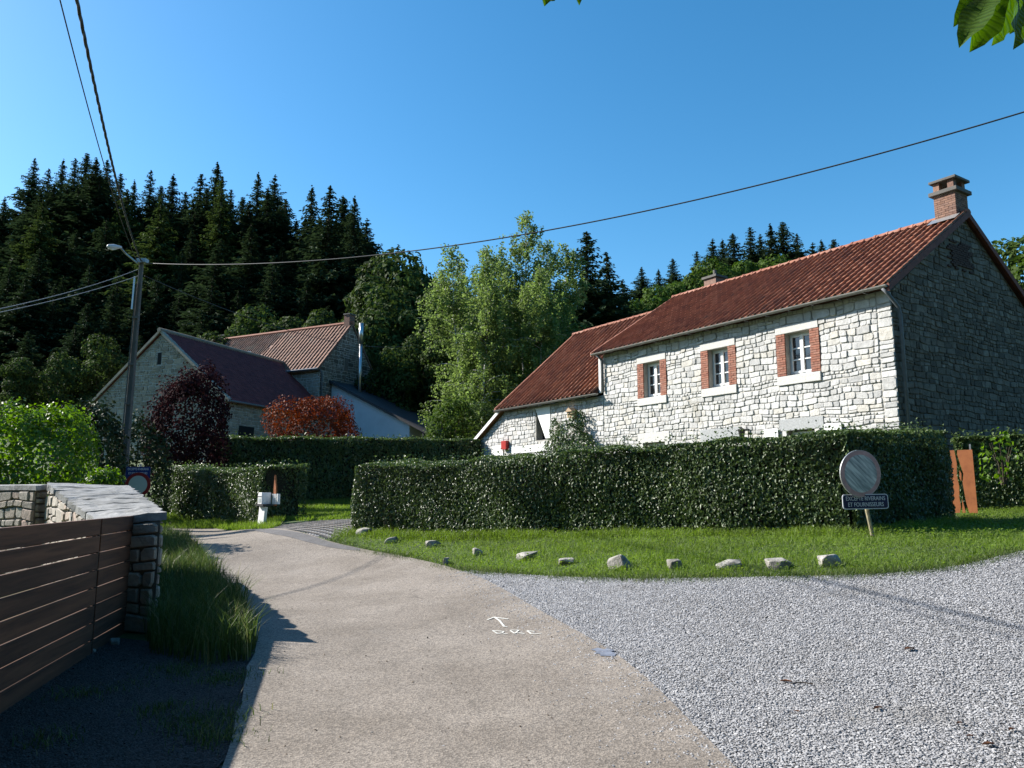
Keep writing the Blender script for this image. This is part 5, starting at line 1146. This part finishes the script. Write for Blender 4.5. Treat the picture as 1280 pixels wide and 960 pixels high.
def wire(pts, rad, label, mat='cable', group=None, twist=0):
    o0 = np.array(pts[0]); P = [tuple(np.array(p)-o0) for p in pts]
    if not twist: mb = MB().tube(P, rad, 6)
    else:
        mb = MB(); Q = np.array(P)
        for k in range(3):
            a = np.arange(len(Q))*twist+k*2.094; mb.tube([tuple(v) for v in Q+np.stack([np.cos(a), 0*a, np.sin(a)], 1)*rad], rad*.9, 5)
    o = mb.build('overhead_wire', M[mat], None, True); o.location = o0; return tag(o, label, 'wire', group)
def sagged(A, B, S, n=40, t1=1.0): return [A+(B-A)*t-np.array([0, 0, 4*S*t*(1-t)]) for t in np.linspace(0, t1, n)]
A = at(182, 329, 24.5); B = at(1280, 140, 14.0)
def sag_for(A, B, px, py):
    best = None
    for S in np.linspace(0, 4, 161):
        Q = [proj(p)[:2] for p in sagged(A, B, S, 60)]; y = np.interp(px, [q[0] for q in Q], [q[1] for q in Q]); e = abs(y-py)
        if best is None or e < best[0]: best = (e, S)
    return best[1]
wire(sagged(A, B, sag_for(A, B, 640, 296), 60, 1.12), .016, 'long black cable crossing the whole sky to the upper right', 'cable')
A = at(176, 326, 24.5); B = at(96, 0, 9.3); d = B-A
wire(sagged(A, B, .35, 160, 1.5), .015, 'thick twisted cable running from the pole top to the upper left corner', twist=.9)
A = at(173, 330, 24.5); B = at(75, 0, 9.0)
wire(sagged(A, B, .3, 60, 1.5), .010, 'thin cable beside the thick twisted one at the upper left')
A = at(172, 337, 24.4); B = at(-60, 398, 14.0)
wire(sagged(A, B, .12, 30, 1.3), .009, 'upper of two pale cables running left from the pole', 'grey_cable')
A = at(172, 345, 24.4); B = at(-60, 402, 14.0)
wire(sagged(A, B, .1, 30, 1.3), .009, 'lower of two pale cables running left from the pole', 'grey_cable')
A = at(181, 345, 24.6); B = at(515, 432, 56)
wire(sagged(A, B, .9, 40), .014, 'faint cable sagging from the pole to the far house chimney')

# ------------------------------------------------------------------ signs
def text(body, size, mat, parent, loc, name='lettering', rot=(math.pi/2, 0, 0), xs=1.0):
    cu = bpy.data.curves.new(name, 'FONT'); cu.body = body; cu.size = size; cu.align_x = 'CENTER'; cu.align_y = 'CENTER'; cu.extrude = .0015; cu.offset = .0006; cu.materials.append(mat)
    t_ = bpy.data.objects.new(name, cu); COL.objects.link(t_); dg = bpy.context.evaluated_depsgraph_get(); me = bpy.data.meshes.new_from_object(t_.evaluated_get(dg)); bpy.data.objects.remove(t_); bpy.data.curves.remove(cu)
    o = bpy.data.objects.new(name, me); COL.objects.link(o); o.parent = parent; o.location = loc; o.rotation_euler = rot; o.scale = (xs, 1, 1); return o
def rrect(w, h, r, k=5):
    P = []
    for cx, cz, a0 in ((w/2-r, h/2-r, 0), (-w/2+r, h/2-r, 90), (-w/2+r, -h/2+r, 180), (w/2-r, -h/2+r, 270)):
        P += [(cx+r*math.cos(R(a0+90*i/k)), cz+r*math.sin(R(a0+90*i/k))) for i in range(k+1)]
    return P
def plate(name, w, h, mat, rim, parent, loc, rot, bend=0):
    E_ = MB().prism([(x, 0, z) for x, z in rrect(w, h, .045)], (0, .012, 0)).build(name, rim, parent); E_.location = loc; E_.rotation_euler = rot
    MB().prism([(x, -.002, z) for x, z in rrect(w-.03, h-.03, .035)], (0, .0015, 0)).build('field', mat, E_); return E_
sb = ground_at(1096, 673); sc_ = at(1075, 592, sb[1]-.02)
rs = empty('road_sign', sb, R(0), 'faded round sign with blue plate below on a leaning post by the hedge', 'road sign')
top = sc_-sb
m = MB(); m.tube([(0, .02, -.3), (top[0]*.55, .045, top[2]*.5), (top[0]+.02, .05, top[2]+.1)], .032, 8); m.build('post', M['rustpost'], rs)
rd = .345*sb[1]/11.4
dk_ = MB(); dk_.lathe([(rd, -.004), (rd, .018), (rd-.012, .022)], 48, 'y'); disc = dk_.build('disc', M['galv'], rs); disc.location = tuple(top-np.array([0, .02, 0])); disc.rotation_euler = (R(2), R(0), R(14))
m = MB(); m.lathe([(rd-.008, -.0065), (rd-.008, -.005)], 48, 'y'); m.build('ring', M['faded_ring'], disc)
m = MB(); m.lathe([(rd*.8, -.009), (rd*.8, -.0068)], 48, 'y'); m.build('face', M['faded_face'], disc)
pc = at(1082, 627, sb[1]-.02)-sb
pl = plate('plate', 58*sb[1]/960, 18.5*sb[1]/960, M['faded_navy'], M['sign_white'], rs, tuple(pc), (0, R(-1), R(3)))
text('EXCEPTE RIVERAINS', .088, M['sign_white'], pl, (0, -.0035, .045), xs=.78); text('ET FOURNISSEURS', .088, M['sign_white'], pl, (0, -.0035, -.045), xs=.78)
lY = 20.5; lc = at(172.5, 606, lY); lb = np.array([lc[0], lc[1]+.06, g1(lc[0], lc[1])])
ls_ = empty('road_sign', lb, 0, 'round white sign with red ring under a blue plate, before the concrete pole', 'road sign')
lt = lc-lb; m = MB(); m.tube([(0, 0, -.3), (0, 0, lt[2]+.55)], .03, 8); m.build('post', M['galv'], ls_)
rd = 15.2*lY/960
dk_ = MB(); dk_.lathe([(rd, -.01), (rd, .012)], 40, 'y'); disc = dk_.build('disc', M['sign_red'], ls_); disc.location = tuple(lt); disc.rotation_euler = (0, 0, R(4))
m = MB(); m.lathe([(rd*.74, -.014), (rd*.74, -.0105)], 40, 'y'); m.build('face', M['sign_face'], disc)
pc = at(172, 591, lY)-lb
pl = plate('plate', 29.5*lY/960, 15*lY/960, M['blue'], M['blue'], ls_, tuple(pc+np.array([0, .02, 0])), (0, 0, R(4)))
text('EXCEPTE RIVERAINS', .085, M['sign_white'], pl, (0, -.0035, .095), xs=.7); text('ET FOURNISSEURS', .085, M['sign_white'], pl, (0, -.0035, -.015), xs=.7)
# ------------------------------------------------------------------ letterbox
lbp = at(327, 653, 22.6); lbp[2] = g1(lbp[0], lbp[1]); lz = lbp[1]/960
lx = empty('letterbox', lbp, R(-42), 'white letterbox on a slanting white pedestal at the hedge end', 'letterbox')
m = MB(); m.prism([(-.16, -.05, 0), (.17, -.05, 0), (.235, -.05, .57), (-.08, -.05, .60)], (0, .09, 0)); m.build('pedestal', M['white_paint'], lx, bevel=.008)
MB().box(-.28, .12, -.3, .1, -.03, .015).build('base_slab', M['dressed'], lx, bevel=.01)
m = MB(); m.box(-.1, .27, -.14, .2, .602, .65); m.build('shelf', M['slate'], lx)
m = MB(); m.prism([(-.07, -.12, .652), (.16, -.12, .652), (.16, -.12, .90), (.15, -.12, .985), (-.04, -.12, .985), (-.07, -.12, .90)], (0, .3, 0)); bxo = m.build('box', M['white_paint'], lx, bevel=.01)
MB().box(-.025, .115, -.124, -.1195, .70, .82).build('window', M['sign_face'], bxo); MB().box(-.06, .15, -.128, -.1195, .86, .88).build('slot', M['slate'], bxo)
for i in range(3): MB().tube([(.235+i*.13, .22, .65), (.235+i*.13, .22, .95)], .045, 10).build('newspaper_tube', M['white_paint'], lx)
m = MB(); m.prism([(.1, .26, .6), (.26, .26, .6), (.24, .26, 1.15), (.16, .26, 1.5), (.12, .26, 1.1)], (0, .05, 0)); m.build('backboard', M['corten'], lx)
# ------------------------------------------------------------------ rusty steel panel with a cut-out plant
pA, pB = at(1190, 641, 16.9), at(1223, 641, 16.6)
pr_ = empty('rusty_panel', pA, math.atan2(pB[1]-pA[1], pB[0]-pA[0]), 'rusty orange steel panel with a cut out plant silhouette at the end of the hedge', 'steel panel')
pw = float(np.hypot(*(pB-pA)[:2])); phh = zat(562, 16.6)-pA[2]
def band(xa, xb): return [(xa[i][0], xa[i][1]) for i in range(len(xa))]+[(p[0], p[1]) for p in xb[::-1]]
def spanel(name, pts): MB().prism([(x*pw, 0, z*phh) for x, z in pts], (0, .02, 0)).build(name, M['corten'], pr_)
spanel('right_sheet', [(.66, 0.0), (.98, 0.0), (.97, 1.0), (.40, 1.0), (.38, .93), (.46, .78), (.56, .62), (.50, .48), (.54, .30), (.58, .15)])
spanel('left_sheet', [(0, 0), (.30, 0), (.36, .1), (.33, .25), (.36, .42), (.30, .6), (.34, .78), (.28, 1.0), (0, 1.0)])
spanel('middle_strip', [(.40, 0), (.52, .0), (.50, .08), (.43, .22)]); spanel('leaf_shape', [(.40, .55), (.46, .5), (.48, .62), (.42, .68)])
MB().box(pw*.86, pw*.92, .021, .06, -.2, phh*1.09).build('post', M['galv'], pr_)
# ------------------------------------------------------------------ stones along the verge
def rock(px, py, wpx, hpx, label, seed, flat=1.0, tilt=0):
    rg = random.Random(seed); b = ground_at(px, py+hpx*.4); s = wpx*b[1]/960*.9; h = hpx*b[1]/960*1.05
    bm = bmesh.new()
    for i in range(26):
        v = Vector((rg.uniform(-1, 1), rg.uniform(-1, 1), rg.uniform(-1, 1))); k = max(abs(v.x), abs(v.y), abs(v.z)); v = v/k*rg.uniform(.82, 1.0); v = v*.92+v.normalized()*.08
        bm.verts.new((v.x*s*.5, v.y*s*.42, v.z*h*.62))
    bmesh.ops.convex_hull(bm, input=bm.verts); bmesh.ops.delete(bm, geom=[v for v in bm.verts if not v.link_faces], context='VERTS')
    bmesh.ops.bevel(bm, geom=bm.edges[:], offset=s*.025, segments=1, affect='EDGES')
    me = bpy.data.meshes.new('verge_stone'); bm.to_mesh(me); bm.free()
    o = link('verge_stone', me, None, M['rock']); o.location = (b[0], b[1], b[2]+h*.26); o.rotation_euler = (rg.uniform(-.15, .15), tilt, rg.uniform(-.6, .6)); return tag(o, label, 'stone', 'stones set along the grass verge')
for i, (x, y, w, h, lb, ti) in enumerate(((455, 664, 24, 8, 'flat pale stone at the left corner of the hedge, first in the row', -.25), (487, 675, 24, 7, 'flat slab half sunk in grass, second stone of the row from the left', -.2), (541, 680, 20, 9, 'flat topped stone, third of the verge row from the left', -.12),
        (597, 690, 16, 10, 'small knobbly stone, fourth of the verge row from the left', 0), (660, 695, 28, 10, 'long flat topped stone, fifth of the verge row from the left', 0), (708, 702, 22, 8, 'low reddish grey stone sunk in the grass, sixth of the row', 0),
        (776, 704, 32, 19, 'tallest pointed stone in the verge row, in front of the middle hedge', -.3), (844, 706, 21, 14, 'squarish small stone right of the tallest verge stone', -.05), (911, 706, 34, 11, 'white wedge shaped stone in the verge row', -.22),
        (973, 705, 32, 13, 'grey block like stone, second from the right in the row', -.03), (1037, 701, 27, 15, 'white rounded stone below the round sign, last in the row', -.1), (558, 702, 10, 10, 'small dark upright stone at the asphalt edge below the row', 0))):
    rock(x, y, w, h, lb, 60+i, tilt=ti)
for i, (x, y, w, h, lb) in enumerate(((143, 803, 13, 10, 'small white stone at the foot of the wooden gate'), (115, 814, 9, 7, 'tiny pale stone under the gate, left of the bigger one'))):
    o = rock(x, y, w, h, lb, 90+i); o['group'] = 'pale stones under the gate'

# ------------------------------------------------------------------ grass
back = [hA[:2]+np.array([-.5, .1]), hA[:2]+np.array([.2, .3]), hC_[:2]+np.array([.1, .25]), hE[:2]+np.array([.2, .1]), h3a[:2]+np.array([0, .3]), h3b[:2]]
vpoly = [np.array(p) for p in verge_front]+[np.array([9.5, 11.0]), np.array([13, 13.5])]+back[::-1]
P = scatter(vpoly, 150000)
dn = np.hypot(P[:, 0], P[:, 1]); P = P[(RNG.random(len(P)) < np.clip(1.7-dn/14, .45, 1))]
tag(link('verge_grass', blades('verge_grass', P, .03, .115, .0045, 1.0), None, M['grass']), kind='stuff')
# longer unmown grass at the hedge foot and in clumps
hp = np.concatenate([resample([hA, hC_], 500)+np.array([-.2, -.35]), resample([hC_, hE], 160)+np.array([.3, -.3]), scatter(vpoly, 60)])
P = np.repeat(hp, 16, 0)+RNG.normal(0, .13, (len(hp)*16, 2))
tag(link('long_grass', blades('long_grass', P, .06, .19, .0045, .9, True), None, M['grass']), kind='stuff')
# clover-like low leaves, mostly under the right part of the hedge
P = scatter(vpoly, 16000); Q = np.c_[P, gz(P[:, 0], P[:, 1])+RNG.uniform(.03, .12, len(P))]; n = len(Q)
tag(link('verge_clover', leaf_mesh('verge_clover', Q, norm(rand_unit(n)*.5+[0, 0, 1]), rand_unit(n), RNG.uniform(.02, .05, n), .8), None, M['grass']), kind='stuff')
# ragged edge: blades leaning over the gravel and asphalt
e = resample(verge_front, 900); P = np.repeat(e, 16, 0)+RNG.normal(0, .11, (900*16, 2))+np.repeat(RNG.normal(0, .05, (900, 2)), 16, 0)
tag(link('verge_edge_grass', blades('verge_edge_grass', P, .03, .10, .004, 1.2), None, M['wild_grass']), kind='stuff')
lpoly = [ground_at(x, y)[:2] for x, y in ((190, 659), (205, 661), (270, 661.5), (335, 662), (350, 657))]+[h1b[:2]+np.array([.6, .5]), h1b[:2]+np.array([0, .2]), h1a[:2]+np.array([0, .3])]
P = scatter(lpoly, 16000); tag(link('roadside_grass', blades('roadside_grass', P, .08, .22, .009, .7), None, M['grass']), kind='stuff')
lw = [at(345, 655, 24.2)[:2], ground_at(400, 651)[:2], ground_at(444, 648)[:2], at(446, 626, 34)[:2], h2b[:2], h2a[:2], at(300, 636, 31)[:2]]
P = scatter(lw, 40000); tag(link('lawn_grass', blades('lawn_grass', P, .08, .18, .012, .8), None, M['grass']), kind='stuff')
bank = [wo0+np.array([-.1, 0]), wo1]+[ground_at(x, y)[:2] for x, y in ((205, 667), (228, 678), (250, 697), (298, 748), (322, 806), (312, 828), (250, 834), (188, 818))]
P = scatter(bank, 15000); tag(link('tall_grass', blades('tall_grass', P, .18, .5, .006, .55, True), None, M['wild_grass']), kind='stuff')
tf = []
for x, y, s, k in ((255, 905, .16, 500), (282, 850, .14, 500), (230, 840, .15, 400), (150, 860, .12, 200), (200, 890, .1, 150), (275, 925, .12, 250), (95, 870, .12, 150), (60, 930, .1, 100)):
    c = ground_at(x, y); tf.append(c[:2]+RNG.normal(0, s, (k, 2)))
P = np.concatenate(tf); tag(link('gravel_tufts', blades('gravel_tufts', P, .03, .11, .004, 1.1, True), None, M['wild_grass']), kind='stuff')
# ------------------------------------------------------------------ fallen leaves
LB = ['curled brown leaf on the gravel near the cable shadow', 'brown leaf with a twig on the gravel left of middle', 'dark brown leaf in the middle of the gravel', 'small reddish leaf near the asphalt edge on the gravel', 'brown leaf low on the right of the gravel', 'broad brown leaf at the lower right of the gravel', 'dark curled leaf at the right edge of the gravel', 'tiny brown leaf between the lower right leaves']
for i, (x, y, s) in enumerate(((1137, 815, .11), (983, 856, .09), (1098, 890, .09), (997, 894, .04), (1200, 909, .06), (1236, 936, .09), (1265, 917, .07), (1213, 925, .04))):
    c = ground_at(x, y); a = random.uniform(-.5, .5); m = MB(); k = 9; pts = []
    for j in range(k): t = j/(k-1); pts.append((t-.5, .22*math.sin(math.pi*t)**.8*random.uniform(.7, 1.1), .10*math.sin(math.pi*t)+.12*(t-.5)**2))
    vs = [(p[0]*s, p[1]*s, p[2]*s+.03) for p in pts]+[(p[0]*s, 0, p[2]*s*.3+.025) for p in pts]+[(p[0]*s, -p[1]*s, p[2]*s*1.3+.03) for p in pts]
    fs = [(r*k+j, r*k+j+1, (r+1)*k+j+1, (r+1)*k+j) for r in (0, 1) for j in range(k-1)]
    o = m.add(vs, fs).build('fallen_leaf', M['dry_leaf']); o.location = c; o.rotation_euler = (0, 0, a); tag(o, LB[i], 'leaf', 'dry leaves lying on the gravel')
c = ground_at(1003, 859); o = MB().tube([(-.09, 0, .03), (0, .01, .035), (.08, -.01, .03)], .005, 5).build('twig', M['twig']); o.location = c; tag(o, 'thin dark twig lying on the gravel beside a brown leaf', 'twig')
# ------------------------------------------------------------------ chestnut tree overhead (trunk stands right of the camera)
ct = empty('chestnut_tree', (5.8, .6, g1(5.8, .6)), 0, 'large chestnut leaves hanging into the upper right corner of the sky', 'tree')
o0 = np.array([5.8, .6, g1(5.8, .6)])
lf0 = at(1268, -55, 2.55); lf1 = at(705, -40, 2.35)
tb = [([(0, 0, -.3), (.05, .05, 2.2), (0, .1, 4.5), (-.2, .2, 7.5)], [.26, .2, .16, .05])]
h1_, h2_ = lf0-o0, lf1-o0
tb.append(([(.03, .06, 3.0), (-1.6, .8, 3.6), tuple(h1_*.75+np.array([-.6, .3, 4.0])*.25), tuple(h1_)], [.09, .05, .02, .006]))
tb.append(([(-1.6, .8, 3.6), (-3.2, 1.2, 4.1), tuple(h2_+np.array([.5, -.1, .35])), tuple(h2_)], [.05, .03, .012, .005]))
link('trunk', join_tubes('trunk', tb, 8), ct, M['bark'])
rgc = random.Random(5); lobes = []
for i in range(34):
    x, y = rgc.uniform(-6, 7.5), rgc.uniform(-8, 2.2); z = max(rgc.uniform(5.2, 10), 3.6+max(0, y)*1.0+1.3)
    lobes.append(((x-5.8, y-.6, z), (rgc.uniform(1.3, 1.9), rgc.uniform(1.2, 1.6), rgc.uniform(.8, 1.2))))
link('crown', crown_mesh('crown', 22000, lobes, .3), ct, M['oak'])  # unseen crown, spread wide over the camera to block sky fill
def cleaf(base, tip, wid, nrm):
    base, tip, nrm = [np.array(v, float) for v in (base, tip, nrm)]; d = tip-base; L = np.linalg.norm(d); d /= L; s = np.cross(d, nrm); s /= np.linalg.norm(s); nn = np.cross(s, d); k = 11; V = []; Fc = []
    for j in range(k):
        t = j/(k-1); w = wid*(math.sin(math.pi*min(1, t*1.02)**1.75)**.85)*(1 if t < .93 else .6)+.001
        for q in (-1, -.5, 0, .5, 1):
            jag = 1+.07*((j % 2)*2-1)*(abs(q) == 1); V.append(base+d*L*t+s*w*q*jag+nn*(abs(q)*w*.28-.10*L*t*t+.01*math.sin(j*2.2)*abs(q)))
    Fc = [(j*5+q, j*5+q+1, (j+1)*5+q+1, (j+1)*5+q) for j in range(k-1) for q in range(4)]
    o = MB().add([v-o0 for v in V], Fc).build('leaf', M['chestnut'], ct, True); return o
for bx_, by_, tx, ty, Y0, Y1, w, nr in ((1262, -45, 1196, 23, 2.55, 2.5, .044, (-.2, -1, .35)), (1262, -42, 1201, 43, 2.56, 2.42, .05, (-.5, -.9, .3)), (1266, -42, 1222, 58, 2.58, 2.55, .056, (.25, -1, .1)), (1270, -42, 1250, 54, 2.6, 2.62, .06, (.5, -.8, .1)), (1276, -40, 1281, 54, 2.6, 2.5, .055, (.5, -1, -.2)), (1290, -20, 1300, 42, 2.7, 2.7, .06, (0, -1, .2)), (1284, -35, 1268, 38, 2.75, 2.75, .06, (0, -1, -.3)), (705, -40, 680, 4, 2.35, 2.35, .03, (0, -1, .3)), (707, -40, 726, 3, 2.35, 2.35, .022, (.3, -1, .2))):
    cleaf(at(bx_, by_, Y0), at(tx, ty, Y1), w, nr)
rgl = random.Random(9)
for bx0, by0, Yb, k in ((1290, -60, 2.5, 9), (715, -60, 2.35, 7), (820, -110, 2.25, 6), (1420, -130, 2.3, 8)):
    for i in range(k):
        x, y, Y = bx0+rgl.uniform(-50, 90), by0-rgl.uniform(60, 190), Yb+rgl.uniform(-.2, .25)
        cleaf(at(x, y, Y), at(x+rgl.uniform(-60, 60), min(y+rgl.uniform(50, 80), -22), Y+rgl.uniform(-.06, .06)), rgl.uniform(.03, .045), (rgl.uniform(-.6, .6), -1, rgl.uniform(-.3, .4)))
